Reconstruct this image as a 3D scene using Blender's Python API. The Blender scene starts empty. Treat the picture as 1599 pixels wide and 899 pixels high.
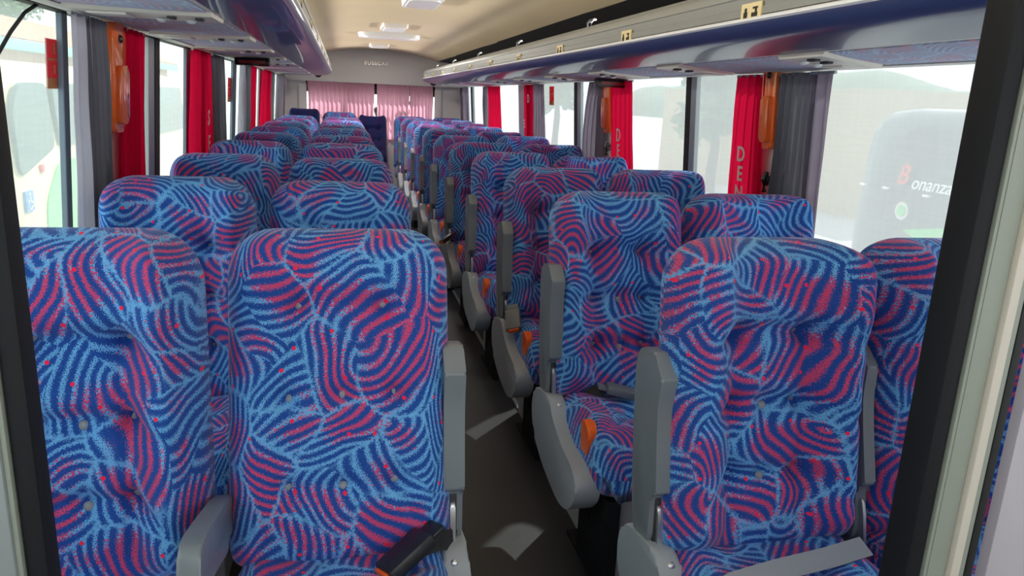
import bpy, bmesh, math, random
from mathutils import Vector, Matrix, Euler, noise
random.seed(7)
PI = math.pi
S = bpy.context.scene
COL = S.collection

# ------------------------------------------------------------------ camera, sky, sun, exposure
# world axes: X to the right across the coach, Y towards the rear, Z up, aisle floor at z = 0
r_ = Vector((0.975332, 0.01093666, -0.22047195))
d_ = Vector((-0.2162009, 0.24889669, -0.94409089))
u_ = Vector((0.04454954, 0.96846829, 0.24512142))
cam_d = bpy.data.cameras.new('camera')
cam = bpy.data.objects.new('camera', cam_d)
COL.objects.link(cam)
cam.matrix_world = Matrix.Translation((0, 0, 1.40)) @ Matrix((r_, d_, u_)).to_4x4()
cam_d.sensor_width = 36.0
cam_d.lens = 1155.0 / 1599.0 * 36.0
cam_d.clip_start = 0.05
cam_d.clip_end = 400
S.camera = cam

S.view_settings.view_transform = 'Standard'
S.view_settings.look = 'None'
S.view_settings.exposure = 0.85
S.view_settings.gamma = 1.0
S.view_settings.use_curve_mapping = False

W = bpy.data.worlds.new('world')
S.world = W
W.use_nodes = True
_bg = W.node_tree.nodes['Background']
_bg.inputs['Color'].default_value = (0.93, 0.97, 1.0, 1)
_bg.inputs['Strength'].default_value = 1.35
sun_d = bpy.data.lights.new('sun', 'SUN')
sun_d.energy = 5.5
sun_d.angle = math.radians(0.8)
sun_d.color = (1.0, 0.95, 0.86)
sun = bpy.data.objects.new('sun', sun_d)
COL.objects.link(sun)
sun.rotation_euler = Vector((-0.52, -0.56, -0.64)).to_track_quat('-Z', 'Y').to_euler()

# ------------------------------------------------------------------ materials
def mat(name, col, rough=0.5, metal=0.0, spec=0.5, bump=None, emit=None, var=0.0, vscale=8.0, coat=0.0):
    m = bpy.data.materials.new(name)
    m.use_nodes = True
    nt = m.node_tree
    b = nt.nodes['Principled BSDF']
    b.inputs['Base Color'].default_value = (*col, 1)
    b.inputs['Roughness'].default_value = rough
    b.inputs['Metallic'].default_value = metal
    b.inputs['Specular IOR Level'].default_value = spec
    b.inputs['Coat Weight'].default_value = coat
    if emit:
        b.inputs['Emission Color'].default_value = (*emit[:3], 1)
        b.inputs['Emission Strength'].default_value = emit[3]
    if var or bump:
        tc = nt.nodes.new('ShaderNodeTexCoord')
        nz = nt.nodes.new('ShaderNodeTexNoise')
        nz.inputs['Scale'].default_value = vscale
        nz.inputs['Detail'].default_value = 5
        nt.links.new(tc.outputs['Object'], nz.inputs['Vector'])
        if var:
            mx = nt.nodes.new('ShaderNodeMix'); mx.data_type = 'RGBA'
            mx.inputs[6].default_value = (*[c * (1 - var) for c in col], 1)
            mx.inputs[7].default_value = (*[min(1, c * (1 + var)) for c in col], 1)
            nt.links.new(nz.outputs['Fac'], mx.inputs[0])
            nt.links.new(mx.outputs[2], b.inputs['Base Color'])
        if bump:
            n2 = nt.nodes.new('ShaderNodeTexNoise')
            n2.inputs['Scale'].default_value = bump[0]
            n2.inputs['Detail'].default_value = 3
            nt.links.new(tc.outputs['Object'], n2.inputs['Vector'])
            bp = nt.nodes.new('ShaderNodeBump')
            bp.inputs['Strength'].default_value = bump[1]
            bp.inputs['Distance'].default_value = 0.002
            nt.links.new(n2.outputs['Fac'], bp.inputs['Height'])
            nt.links.new(bp.outputs['Normal'], b.inputs['Normal'])
    return m

class NG:
    """tiny helper to write node maths"""
    def __init__(s, nt): s.nt = nt
    def n(s, t, **k):
        x = s.nt.nodes.new(t)
        for a, v in k.items(): setattr(x, a, v)
        return x
    def put(s, sock, v):
        if hasattr(v, 'is_output'): s.nt.links.new(v, sock)
        elif v is not None: sock.default_value = v
    def m(s, op, a, b=None, c=None):
        x = s.n('ShaderNodeMath', operation=op)
        for i, v in enumerate((a, b, c)): s.put(x.inputs[i], v)
        return x.outputs[0]
    def v(s, op, a, b=None, sc=None):
        x = s.n('ShaderNodeVectorMath', operation=op)
        s.put(x.inputs[0], a); s.put(x.inputs[1], b)
        if sc is not None: s.put(x.inputs[3], sc)
        return x.outputs['Value'] if op in ('LENGTH', 'DISTANCE', 'DOT_PRODUCT') else x.outputs['Vector']
    def mix(s, f, a, b):
        x = s.n('ShaderNodeMix', data_type='RGBA')
        s.put(x.inputs[0], f)
        s.put(x.inputs[6], a); s.put(x.inputs[7], b)
        return x.outputs[2]
    def step(s, v, lo, hi):
        x = s.n('ShaderNodeMapRange', interpolation_type='SMOOTHSTEP')
        s.put(x.inputs['Value'], v)
        x.inputs['From Min'].default_value = lo; x.inputs['From Max'].default_value = hi
        return x.outputs['Result']
    def vor(s, vec, scale, feature='F1', rnd=1.0):
        x = s.n('ShaderNodeTexVoronoi', voronoi_dimensions='2D', feature=feature)
        s.put(x.inputs['Vector'], vec); x.inputs['Scale'].default_value = scale
        x.inputs['Randomness'].default_value = rnd
        return x
    def noise(s, vec, scale, detail=2, dim='2D'):
        x = s.n('ShaderNodeTexNoise', noise_dimensions=dim)
        s.put(x.inputs['Vector'], vec); x.inputs['Scale'].default_value = scale
        x.inputs['Detail'].default_value = detail
        return x

def fabric(name, dark, red, light, amount=1.0):
    m = bpy.data.materials.new(name); m.use_nodes = True
    nt = m.node_tree; g = NG(nt)
    b = nt.nodes['Principled BSDF']
    uv = g.n('ShaderNodeUVMap').outputs['UV']
    oi = g.n('ShaderNodeObjectInfo').outputs['Random']
    off = g.v('SCALE', (37.3, 91.7, 0), sc=oi)
    p = g.v('ADD', uv, off)
    wob = g.noise(p, 5.0, 1).outputs['Color']
    p1 = g.v('ADD', p, g.v('SCALE', g.v('SUBTRACT', wob, (.5, .5, .5)), sc=0.09))
    vo = g.vor(p1, 7.6, rnd=0.9)
    cellcol = vo.outputs['Color']
    sc_ = g.n('ShaderNodeSeparateColor'); nt.links.new(cellcol, sc_.inputs[0])
    th = g.m('MULTIPLY', sc_.outputs[0], 6.2832)
    rad = g.m('MULTIPLY_ADD', sc_.outputs[1], .10, .085)
    cv = g.n('ShaderNodeCombineXYZ')
    nt.links.new(g.m('MULTIPLY', g.m('COSINE', th), rad), cv.inputs[0]); nt.links.new(g.m('MULTIPLY', g.m('SINE', th), rad), cv.inputs[1])
    cpos = g.v('ADD', vo.outputs['Position'], cv.outputs[0])
    sep = g.v('MULTIPLY', g.v('SUBTRACT', p1, cpos), (1, 1, 0))
    r = g.v('LENGTH', sep)
    grain = g.noise(p, 420.0, 1).outputs['Fac']
    grain2 = g.noise(p, 210.0, 2).outputs['Fac']
    ph = g.m('MULTIPLY', r, 2 * PI / 0.0215)
    s = g.m('SINE', ph)
    edge = g.vor(p1, 7.6, 'DISTANCE_TO_EDGE', .9).outputs['Distance']
    # stripe mask with chalky edges
    sm = g.m('ADD', s, g.m('MULTIPLY', g.m('SUBTRACT', grain, .5), 4.6))
    stripe = g.step(sm, 0.1, 0.7)
    # red in the heart of each fan, light blue towards the ends
    low = g.noise(p, 6.5, 1).outputs['Fac']
    rm = g.m('ADD', g.m('MULTIPLY', g.m('SUBTRACT', low, .495), 5.5), g.m('MULTIPLY', g.m('SUBTRACT', edge, .20), 3.6))
    rm = g.m('ADD', rm, g.m('MULTIPLY', g.m('SUBTRACT', grain2, .5), 3.2))
    redm = g.step(rm, -0.25, 0.45)
    scol = g.mix(redm, (*light, 1), (*red, 1))
    col = g.mix(stripe, (*dark, 1), scol)
    # light blue feathery spines between fans
    em = g.m('ADD', edge, g.m('MULTIPLY', g.m('SUBTRACT', grain2, .5), .16))
    spine = g.m('SUBTRACT', 1.0, g.step(em, 0.0, 0.055))
    sp = g.m('MULTIPLY', spine, g.step(g.noise(p, 4.0, 0).outputs['Fac'], .36, .5))
    col = g.mix(g.m('MULTIPLY', sp, .85), col, (*light, 1))
    # small red dots
    dv = g.vor(p, 9.5, rnd=.8).outputs['Distance']
    dot = g.m('LESS_THAN', dv, 0.040)
    col = g.mix(dot, col, (red[0] * 1.35, red[1] * .35, red[2] * .6, 1))
    nt.links.new(col, b.inputs['Base Color'])
    b.inputs['Roughness'].default_value = 0.9
    b.inputs['Specular IOR Level'].default_value = 0.15
    b.inputs['Sheen Weight'].default_value = 0.25
    b.inputs['Sheen Roughness'].default_value = 0.4
    b.inputs['Sheen Tint'].default_value = (.8, .8, 1, 1)
    bp = g.n('ShaderNodeBump'); bp.inputs['Strength'].default_value = .25; bp.inputs['Distance'].default_value = .0015
    nt.links.new(grain, bp.inputs['Height']); nt.links.new(bp.outputs['Normal'], b.inputs['Normal'])
    return m

def cloth(name, col, trans=0.45, dirt=0.12):
    m = bpy.data.materials.new(name); m.use_nodes = True
    nt = m.node_tree; g = NG(nt)
    nt.nodes.remove(nt.nodes['Principled BSDF'])
    out = nt.nodes['Material Output']
    tc = g.n('ShaderNodeTexCoord').outputs['Object']
    f = g.noise(tc, 14.0, 4, '3D').outputs['Fac']
    c = g.mix(f, (*[x * (1 - dirt) for x in col], 1), (*[min(1, x * (1 + dirt)) for x in col], 1))
    d = g.n('ShaderNodeBsdfDiffuse'); t = g.n('ShaderNodeBsdfTranslucent')
    nt.links.new(c, d.inputs['Color']); nt.links.new(c, t.inputs['Color'])
    mx = g.n('ShaderNodeMixShader'); mx.inputs[0].default_value = trans
    nt.links.new(d.outputs[0], mx.inputs[1]); nt.links.new(t.outputs[0], mx.inputs[2])
    nt.links.new(mx.outputs[0], out.inputs['Surface'])
    return m

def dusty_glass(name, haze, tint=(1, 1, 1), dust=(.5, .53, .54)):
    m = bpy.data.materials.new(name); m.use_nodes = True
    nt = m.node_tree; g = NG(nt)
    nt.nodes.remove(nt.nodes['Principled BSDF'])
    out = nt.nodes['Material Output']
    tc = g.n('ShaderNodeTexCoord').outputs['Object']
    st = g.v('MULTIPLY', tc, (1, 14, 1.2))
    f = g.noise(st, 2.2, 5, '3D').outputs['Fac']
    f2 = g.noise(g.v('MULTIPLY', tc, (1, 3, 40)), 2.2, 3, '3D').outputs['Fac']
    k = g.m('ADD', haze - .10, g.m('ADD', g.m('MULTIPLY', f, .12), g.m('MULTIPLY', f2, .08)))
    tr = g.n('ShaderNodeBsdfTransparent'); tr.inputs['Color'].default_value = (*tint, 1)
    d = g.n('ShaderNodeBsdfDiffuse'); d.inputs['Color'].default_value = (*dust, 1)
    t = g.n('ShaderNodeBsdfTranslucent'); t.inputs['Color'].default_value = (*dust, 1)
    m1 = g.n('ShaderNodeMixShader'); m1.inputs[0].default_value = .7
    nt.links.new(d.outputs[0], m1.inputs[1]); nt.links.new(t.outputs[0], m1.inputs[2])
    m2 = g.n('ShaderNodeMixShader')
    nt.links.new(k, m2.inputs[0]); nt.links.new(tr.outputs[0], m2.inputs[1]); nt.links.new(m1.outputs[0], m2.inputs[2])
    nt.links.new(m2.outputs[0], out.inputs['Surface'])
    return m

M = {}
M['fabric'] = fabric('seat_fabric', (.018, .082, .37), (.76, .075, .17), (.17, .47, .86))
M['fabric_dark'] = fabric('rear_seat_fabric', (.012, .016, .085), (.05, .014, .075), (.016, .028, .12))
M['lining'] = fabric('rack_lining_fabric', (.34, .38, .55), (.80, .40, .45), (.54, .66, .80))  # seat pattern made paler; light on the rack underside is put into its colours
M['grey_plastic'] = mat('grey_plastic', (.165, .185, .21), .38, spec=.5, bump=(300, .08))
M['panel_plastic'] = mat('panel_plastic', (.36, .40, .44), .42, bump=(220, .08), var=.08)
M['arm_dark'] = mat('armrest_vinyl', (.21, .24, .265), .30, bump=(260, .1))
M['black'] = mat('black_paint', (.010, .011, .014), .6, spec=.25, bump=(180, .15))
M['black_plastic'] = mat('black_plastic', (.015, .015, .018), .35)
M['steel'] = mat('steel', (.62, .63, .64), .32, metal=.9, var=.12, vscale=20)
M['pedestal'] = mat('pedestal_paint', (.58, .58, .57), .4)
M['chrome'] = mat('chrome', (.75, .76, .78), .15, metal=1)
M['orange'] = mat('orange_plastic', (.90, .13, .008), .35)
M['orange_gloss'] = mat('orange_gloss', (.85, .16, .03), .12, spec=.6, coat=.5)
M['button'] = mat('button_grey', (.30, .32, .34), .4)
M['floor'] = mat('floor_rubber', (.020, .022, .026), .5, bump=(60, .3), var=.5, vscale=3)
M['floor_side'] = mat('floor_side', (.075, .077, .08), .5, bump=(60, .25), var=.35, vscale=5)
M['ceiling'] = mat('ceiling_vinyl', (.66, .54, .36), .4, spec=.5, var=.10, vscale=1.2)
M['wall'] = mat('wall_laminate', (.78, .77, .76), .5, var=.04)
M['dome'] = mat('dome_panel', (.80, .77, .73), .45, var=.04, vscale=2)
M['rack_blue'] = mat('rack_blue', (.024, .040, .13), .36, spec=.75, coat=.2)
M['rack_silver'] = mat('rack_aluminium', (.36, .38, .37), .40, metal=.55, var=.06, vscale=30)
M['bead'] = mat('rack_bead', (.86, .87, .88), .3)
M['hook'] = mat('hook_grey', (.10, .10, .10), .5)
M['liner'] = mat('rack_liner', (.012, .011, .011), .8)
M['cream'] = mat('cream_plastic', (.80, .75, .66), .45)
M['cream2'] = mat('cream_trim', (.80, .76, .71), .5)
M['slot'] = mat('dark_slot', (.03, .03, .032), .5)
M['label'] = mat('label_cream', (.80, .66, .36), .5)
M['ink'] = mat('ink', (.02, .018, .016), .6)
M['lavender'] = mat('lavender_laminate', (.56, .52, .58), .5, var=.05)
M['white'] = mat('white_paint', (.80, .80, .79), .45)
M['strip'] = mat('added_glow_strip', (.8, .78, .72), .4, emit=(1.0, .90, .74, .8))  # glow of the added strips hidden behind the rack rails
M['lamp'] = mat('lamp_lens', (.74, .72, .72), .25)
M['alu'] = mat('aluminium_post', (.42, .46, .47), .38, metal=.5)
M['alu_green'] = mat('aluminium_painted', (.30, .33, .28), .42, var=.07, vscale=6)
M['bluegrey'] = mat('bluegrey_post', (.23, .29, .36), .45)
M['cream_strip'] = mat('cream_strip', (.66, .60, .52), .45)
M['rubber'] = mat('rubber_seal', (.014, .014, .015), .6)
M['grey_cloth'] = cloth('grey_curtain', (.175, .17, .20), .30)
M['mauve_cloth'] = cloth('mauve_curtain', (.27, .225, .285), .38)
M['lav_cloth'] = cloth('lavender_curtain', (.50, .48, .56), .42)
M['red_cloth'] = cloth('red_curtain', (.72, .008, .055), .42, .08)
M['pink_cloth'] = cloth('rear_curtain', (.68, .37, .48), .68, .06)
M['letter'] = cloth('white_letter', (.90, .88, .86), .35, .03)
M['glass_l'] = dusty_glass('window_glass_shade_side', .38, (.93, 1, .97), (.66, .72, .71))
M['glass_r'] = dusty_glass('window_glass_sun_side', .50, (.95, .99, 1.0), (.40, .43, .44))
M['glass_b'] = dusty_glass('window_glass_rear', .25)
M['sticker'] = cloth('red_sticker', (.75, .02, .05), .6, .03)
M['sticker_y'] = cloth('yellow_sticker', (.80, .66, .36), .6, .03)
M['led'] = mat('display_black', (.012, .010, .012), .2)
M['led_red'] = mat('display_red', (.25, .02, .02), .3)
M['belt'] = mat('belt_webbing', (.30, .33, .38), .7, bump=(500, .3))
M['belt_black'] = mat('belt_black', (.02, .02, .023), .7, bump=(500, .3))
# outside
M['coach_cream'] = mat('coach_cream_paint', (.80, .66, .38), .3, coat=.3)
M['coach_green'] = mat('coach_green_paint', (.10, .60, .14), .3, coat=.3)
M['coach_window'] = mat('coach_window', (.05, .085, .09), .12)
M['coach_dark'] = mat('coach_dark_paint', (.055, .065, .075), .3, coat=.3)
M['coach_glass'] = mat('coach_side_glass', (.045, .052, .06), .15)
M['text_red'] = mat('script_red', (.75, .05, .06), .5)
M['text_white'] = mat('script_white', (.9, .9, .9), .5)
M['blue_sign'] = mat('blue_sign', (.05, .20, .62), .4)
M['asphalt'] = mat('concrete_yard', (.42, .415, .40), .9, var=.2, vscale=2)
M['ochre_wall'] = mat('ochre_render', (.45, .36, .22), .85, var=.1, vscale=.6)
M['brick'] = mat('brick_pink', (.58, .33, .22), .9, var=.15, vscale=2)
M['tile'] = mat('roof_tile', (.50, .22, .15), .8, var=.3, vscale=5)
M['green_band'] = mat('green_fascia', (.17, .50, .40), .6)
M['leaf'] = mat('leaf', (.07, .16, .045), .7, var=.4, vscale=1.5)
M['bark'] = mat('bark', (.10, .07, .045), .9)
M['hill'] = mat('hill_green', (.13, .20, .13), .95, var=.4, vscale=.2)

# ------------------------------------------------------------------ mesh helpers
def obj(name, verts, faces, m, parent=None, smooth=True, uvs=None, loc=None, rot=None, mats=None, fmat=None):
    me = bpy.data.meshes.new(name)
    me.from_pydata([tuple(v) for v in verts], [], faces)
    me.update()
    for mm in (mats or [m]): me.materials.append(mm)
    if fmat:
        for p, i in zip(me.polygons, fmat): p.material_index = i
    if uvs:
        l = me.uv_layers.new(name='UVMap')
        for lp in me.loops: l.data[lp.index].uv = uvs[lp.vertex_index]
    if smooth:
        for p in me.polygons: p.use_smooth = True
    o = bpy.data.objects.new(name, me)
    COL.objects.link(o)
    if parent: o.parent = parent
    if loc: o.location = loc
    if rot: o.rotation_euler = rot
    return o

def bm_obj(name, bm, m, parent=None, smooth=True, angle=35, **k):
    bmesh.ops.recalc_face_normals(bm, faces=bm.faces)
    me = bpy.data.meshes.new(name)
    bm.to_mesh(me); bm.free()
    me.materials.append(m)
    if smooth:
        for p in me.polygons: p.use_smooth = True
        me.set_sharp_from_angle(angle=math.radians(angle))
    o = bpy.data.objects.new(name, me)
    COL.objects.link(o)
    if parent: o.parent = parent
    if k.get('loc'): o.location = k['loc']
    if k.get('rot'): o.rotation_euler = k['rot']
    return o

def B(): return bmesh.new()

def box(bm, x0, x1, y0, y1, z0, z1, bev=0.0, seg=2, fn=None):
    vs = [bm.verts.new((x, y, z)) for x in (x0, x1) for y in (y0, y1) for z in (z0, z1)]
    q = [(0, 1, 3, 2), (4, 6, 7, 5), (0, 4, 5, 1), (2, 3, 7, 6), (0, 2, 6, 4), (1, 5, 7, 3)]
    fs = [bm.faces.new([vs[i] for i in f]) for f in q]
    if bev:
        es = list({e for f in fs for e in f.edges})
        r = bmesh.ops.bevel(bm, geom=es, offset=bev, segments=seg, affect='EDGES', profile=.5)
        vs = list({v for f in r['faces'] for v in f.verts} | {v for v in vs if v.is_valid})
    if fn:
        for v in vs: v.co = fn(v.co)
    return bm

def prism(bm, pts, axis, a, b, bev=0.0, seg=2):
    """closed 2-D outline extruded along an axis; pts are the two remaining coordinates in order"""
    def P(p, t):
        return {'x': (t, p[0], p[1]), 'y': (p[0], t, p[1]), 'z': (p[0], p[1], t)}[axis]
    A = [bm.verts.new(P(p, a)) for p in pts]; C = [bm.verts.new(P(p, b)) for p in pts]
    n = len(pts)
    fa = bm.faces.new(A); fb = bm.faces.new(C[::-1])
    for i in range(n): bm.faces.new((A[i], C[i], C[(i + 1) % n], A[(i + 1) % n]))
    if bev:
        bmesh.ops.bevel(bm, geom=list(set(fa.edges) | set(fb.edges)), offset=bev, segments=seg, affect='EDGES', profile=.5)
    return bm

def tube(bm, pts, r, n=8):
    rings = []
    pts = [Vector(p) for p in pts]
    for i, p in enumerate(pts):
        d = (pts[min(i + 1, len(pts) - 1)] - pts[max(i - 1, 0)]).normalized()
        a = d.cross(Vector((0, 0, 1)))
        if a.length < .01: a = d.cross(Vector((1, 0, 0)))
        a.normalize(); b = d.cross(a)
        rr = r[i] if isinstance(r, (list, tuple)) else r
        rings.append([bm.verts.new(p + (a * math.cos(t) + b * math.sin(t)) * rr) for t in [2 * PI * k / n for k in range(n)]])
    for A, C in zip(rings, rings[1:]):
        for k in range(n): bm.faces.new((A[k], A[(k + 1) % n], C[(k + 1) % n], C[k]))
    bm.faces.new(rings[0][::-1]); bm.faces.new(rings[-1])
    return bm

def dome_knob(bm, c, ax, r, h, n=12):
    ax = Vector(ax).normalized()
    a = ax.cross(Vector((0, 0, 1)))
    if a.length < .1: a = ax.cross(Vector((1, 0, 0)))
    a.normalize(); b = ax.cross(a); c = Vector(c)
    prev = None
    for t in (0, .4, .7, .9):
        ring = [bm.verts.new(c + ax * (h * math.sin(t * PI / 2)) + (a * math.cos(q) + b * math.sin(q)) * r * math.cos(t * PI / 2)) for q in [2 * PI * k / n for k in range(n)]]
        if prev:
            for k in range(n): bm.faces.new((prev[k], prev[(k + 1) % n], ring[(k + 1) % n], ring[k]))
        else: bm.faces.new(ring[::-1])
        prev = ring
    bm.faces.new(prev)
    return bm

def round_poly(pts, r, n=5):
    out = []
    N = len(pts)
    for i in range(N):
        p0, p, p1 = Vector(pts[i - 1]), Vector(pts[i]), Vector(pts[(i + 1) % N])
        rr = r[i] if isinstance(r, (list, tuple)) else r
        a = (p0 - p); b = (p1 - p)
        rr = min(rr, a.length * .48, b.length * .48)
        s = p + a.normalized() * rr; e = p + b.normalized() * rr
        for k in range(n + 1):
            t = k / n
            out.append(tuple(s * (1 - t) ** 2 + p * 2 * t * (1 - t) + e * t * t))
    return out

def empty(name, loc=(0, 0, 0), rz=0, label=None, cat=None, group=None):
    o = bpy.data.objects.new(name, None)
    o.empty_display_size = .1
    o.location = loc; o.rotation_euler = (0, 0, rz)
    COL.objects.link(o)
    tag(o, label, cat, group)
    return o

def tag(o, label=None, cat=None, group=None, kind=None):
    if label: o['label'] = label
    if cat: o['category'] = cat
    if group: o['group'] = group
    if kind: o['kind'] = kind
    return o

def struct(o, label=None, cat=None):
    o['kind'] = 'structure'
    return tag(o, label, cat)

def text_mesh(name, body, size, m, parent=None, extrude=.001, shear=0.0, bold=0.0, mw=None, spacing=1.0):
    cu = bpy.data.curves.new(name, 'FONT')
    cu.body = body; cu.size = size; cu.extrude = extrude; cu.shear = shear; cu.offset = bold
    cu.align_x = 'CENTER'; cu.align_y = 'CENTER'; cu.space_character = spacing
    t = bpy.data.objects.new(name, cu); COL.objects.link(t)
    dg = bpy.context.evaluated_depsgraph_get()
    me = bpy.data.meshes.new_from_object(t.evaluated_get(dg))
    bpy.data.objects.remove(t); bpy.data.curves.remove(cu)
    me.name = name
    me.materials.clear(); me.materials.append(m)
    if mw is not None: me.transform(mw)
    o = bpy.data.objects.new(name, me); COL.objects.link(o)
    if parent: o.parent = parent
    return o

def basis(right, up, loc):
    right = Vector(right).normalized(); up = Vector(up).normalized()
    nrm = right.cross(up)
    return Matrix.Translation(loc) @ Matrix((right, up, nrm)).transposed().to_4x4()

def sstep(x, a, b):
    t = max(0, min(1, (x - a) / (b - a))); return t * t * (3 - 2 * t)
def gau(x, s): return math.exp(-(x / s) ** 2)

# ------------------------------------------------------------------ the shell of the coach
XL, XR = -.755, 1.66            # wall planes at the window heads
ZT = 1.60                       # window head
Y0, Y1 = -.6, 11.05
XM = .4525                      # centre line
def wx(side, z):                # side walls lean in towards the roof
    k = max(0, ZT - max(z, .70)) * .065
    return XR + k if side > 0 else XL - k

bm = B(); box(bm, -.84, .80, Y0, Y1 + .1, -.06, 0)
struct(bm_obj('floor', bm, M['floor'], smooth=False))
bm = B(); box(bm, .80, 1.75, Y0, Y1 + .1, -.06, .004)
struct(bm_obj('floor_edge_right', bm, M['floor_side'], smooth=False)).name = 'trim_1'
bm = B(); box(bm, .782, .800, Y0, Y1, 0, .008, .002)
struct(bm_obj('trim_2', bm, M['alu'], smooth=False))

# ceiling: an arched sheet with thickness
def ceil_z(x): return 2.0 - .117 * ((x - XM) / .85) ** 2
def ceiling():
    bm = B(); n = 40; ys = [Y0, 3.15, 3.16, 6.55, 6.56, 9.0, 9.01, 10.95]
    xs = [XM - .85 + 1.70 * i / n for i in range(n + 1)]
    lo = [[bm.verts.new((x, y, ceil_z(x) - (.004 if j in (2, 4, 6) else 0))) for x in xs] for j, y in enumerate(ys)]
    up = [[bm.verts.new((x, y, ceil_z(x) + .03)) for x in xs] for y in ys]
    for j in range(len(ys) - 1):
        for i in range(n):
            bm.faces.new((lo[j][i], lo[j][i + 1], lo[j + 1][i + 1], lo[j + 1][i]))
            bm.faces.new((up[j][i], up[j + 1][i], up[j + 1][i + 1], up[j][i + 1]))
        for i in (0, n):
            bm.faces.new((lo[j][i], lo[j + 1][i], up[j + 1][i], up[j][i]))
    return struct(bm_obj('ceiling', bm, M['ceiling'], angle=30))
ceiling()

def lower_wall(side, name):
    x = wx(side, .7)
    bm = B()
    if side > 0: box(bm, x, x + .06, Y0, Y1 + .1, -.05, .72)
    else: box(bm, x - .06, x, Y0, Y1 + .1, -.05, .72)
    # window head rail and roof side
    a, b = (wx(side, ZT), wx(side, ZT) + .06 * side)
    box(bm, min(a, b), max(a, b), Y0, Y1 + .1, ZT - .01, 1.95)
    return struct(bm_obj(name, bm, M['wall'], smooth=False))
lower_wall(1, 'wall_right'); lower_wall(-1, 'wall_left')
# outer roof skin so no light leaks above the racks
bm = B(); box(bm, -.82, 1.73, Y0, Y1 + .1, 2.05, 2.09)
for s_ in (-1, 1):
    xa = XL - .065 if s_ < 0 else XR + .005
    box(bm, xa, xa + .06, Y0, Y1 + .1, 1.94, 2.06)
struct(bm_obj('ceiling_roof_skin', bm, M['wall'], smooth=False)).name = 'ceiling_outer'

def leanbox(bm, side, y0, y1, z0, z1, d0, d1, bev=0):
    """box lying along the leaning window plane; d0, d1 measured inwards from the glass"""
    def fn(c):
        return Vector((wx(side, c.z) - side * c.x, c.y, c.z))
    return box(bm, d0, d1, y0, y1, z0, z1, bev, 2, fn)

pane_n = [0]
def window(side, y0, y1, glass, mullions, label):
    pane_n[0] += 1
    nm = 'window_%d' % pane_n[0]
    o = empty(nm, (wx(side, .72), y0, .72))
    struct(o, label)
    inv = Matrix.Translation((-wx(side, .72), -y0, -.72))
    def add(n, bm, m, sm=False):
        bm.transform(inv); return bm_obj(n, bm, m, o, smooth=sm)
    bm = B(); leanbox(bm, side, y0, y1, .72, ZT, -.036, -.030)
    add('pane', bm, glass)
    bm = B()
    leanbox(bm, side, y0, y1, .72, .75, -.04, .006, .003); leanbox(bm, side, y0, y1, ZT - .015, ZT, -.04, .006, .003)
    leanbox(bm, side, y0, y0 + .018, .75, ZT - .015, -.04, .004, .002); leanbox(bm, side, y1 - .018, y1, .75, ZT - .015, -.04, .004, .002)
    add('window_frame', bm, M['rubber'])
    for (a, b, k) in mullions:
        if k == 'double':
            c = a + (b - a) * .55
            bm = B(); leanbox(bm, side, a, c, .75, ZT - .015, -.029, -.006, .003); add('mullion', bm, M['alu'])
            bm = B(); leanbox(bm, side, c, b, .75, ZT - .015, -.029, -.002, .003); add('sash_seal', bm, M['rubber'])
        else:
            bm = B(); leanbox(bm, side, a, b, .75, ZT - .015, -.029, -.012, .003); add('mullion', bm, M[k])
    return o
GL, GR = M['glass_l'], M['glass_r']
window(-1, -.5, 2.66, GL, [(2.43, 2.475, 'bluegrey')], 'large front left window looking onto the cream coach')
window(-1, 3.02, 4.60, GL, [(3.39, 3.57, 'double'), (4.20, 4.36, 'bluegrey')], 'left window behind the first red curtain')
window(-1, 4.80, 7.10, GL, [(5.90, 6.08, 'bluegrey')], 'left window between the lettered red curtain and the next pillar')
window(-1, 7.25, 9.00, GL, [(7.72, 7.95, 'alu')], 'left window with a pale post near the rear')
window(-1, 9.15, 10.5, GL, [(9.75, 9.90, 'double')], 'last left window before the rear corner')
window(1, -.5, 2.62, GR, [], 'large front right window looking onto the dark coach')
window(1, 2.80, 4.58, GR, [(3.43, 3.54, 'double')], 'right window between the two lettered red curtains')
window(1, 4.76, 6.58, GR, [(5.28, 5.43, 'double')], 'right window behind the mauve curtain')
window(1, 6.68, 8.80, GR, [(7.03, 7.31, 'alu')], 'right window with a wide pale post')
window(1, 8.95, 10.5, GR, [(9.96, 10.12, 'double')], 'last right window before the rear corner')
tn = [2]
def pillar(side, y0, y1, m):
    tn[0] += 1
    bm = B(); leanbox(bm, side, y0, y1, .70, ZT, -.06, .012, .006)
    struct(bm_obj('trim_%d' % tn[0], bm, m))
for a, b in ((2.66, 3.02), (4.60, 4.80), (7.10, 7.25), (9.0, 9.15), (10.5, 11.1)): pillar(-1, a, b, M['white'])
for a, b in ((2.62, 2.80), (4.58, 4.76), (6.58, 6.68), (8.80, 8.95), (10.5, 11.1)): pillar(1, a, b, M['white'])

# front bulkhead below and above the windscreen, behind the camera; unseen, shaped to cut the light from the front
bm = B()
box(bm, -.86, 1.77, Y0 - .08, Y0, -.05, 1.08); box(bm, -.86, 1.77, Y0 - .08, Y0, 1.95, 2.09)
struct(bm_obj('wall_front', bm, M['wall'], smooth=False))

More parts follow.
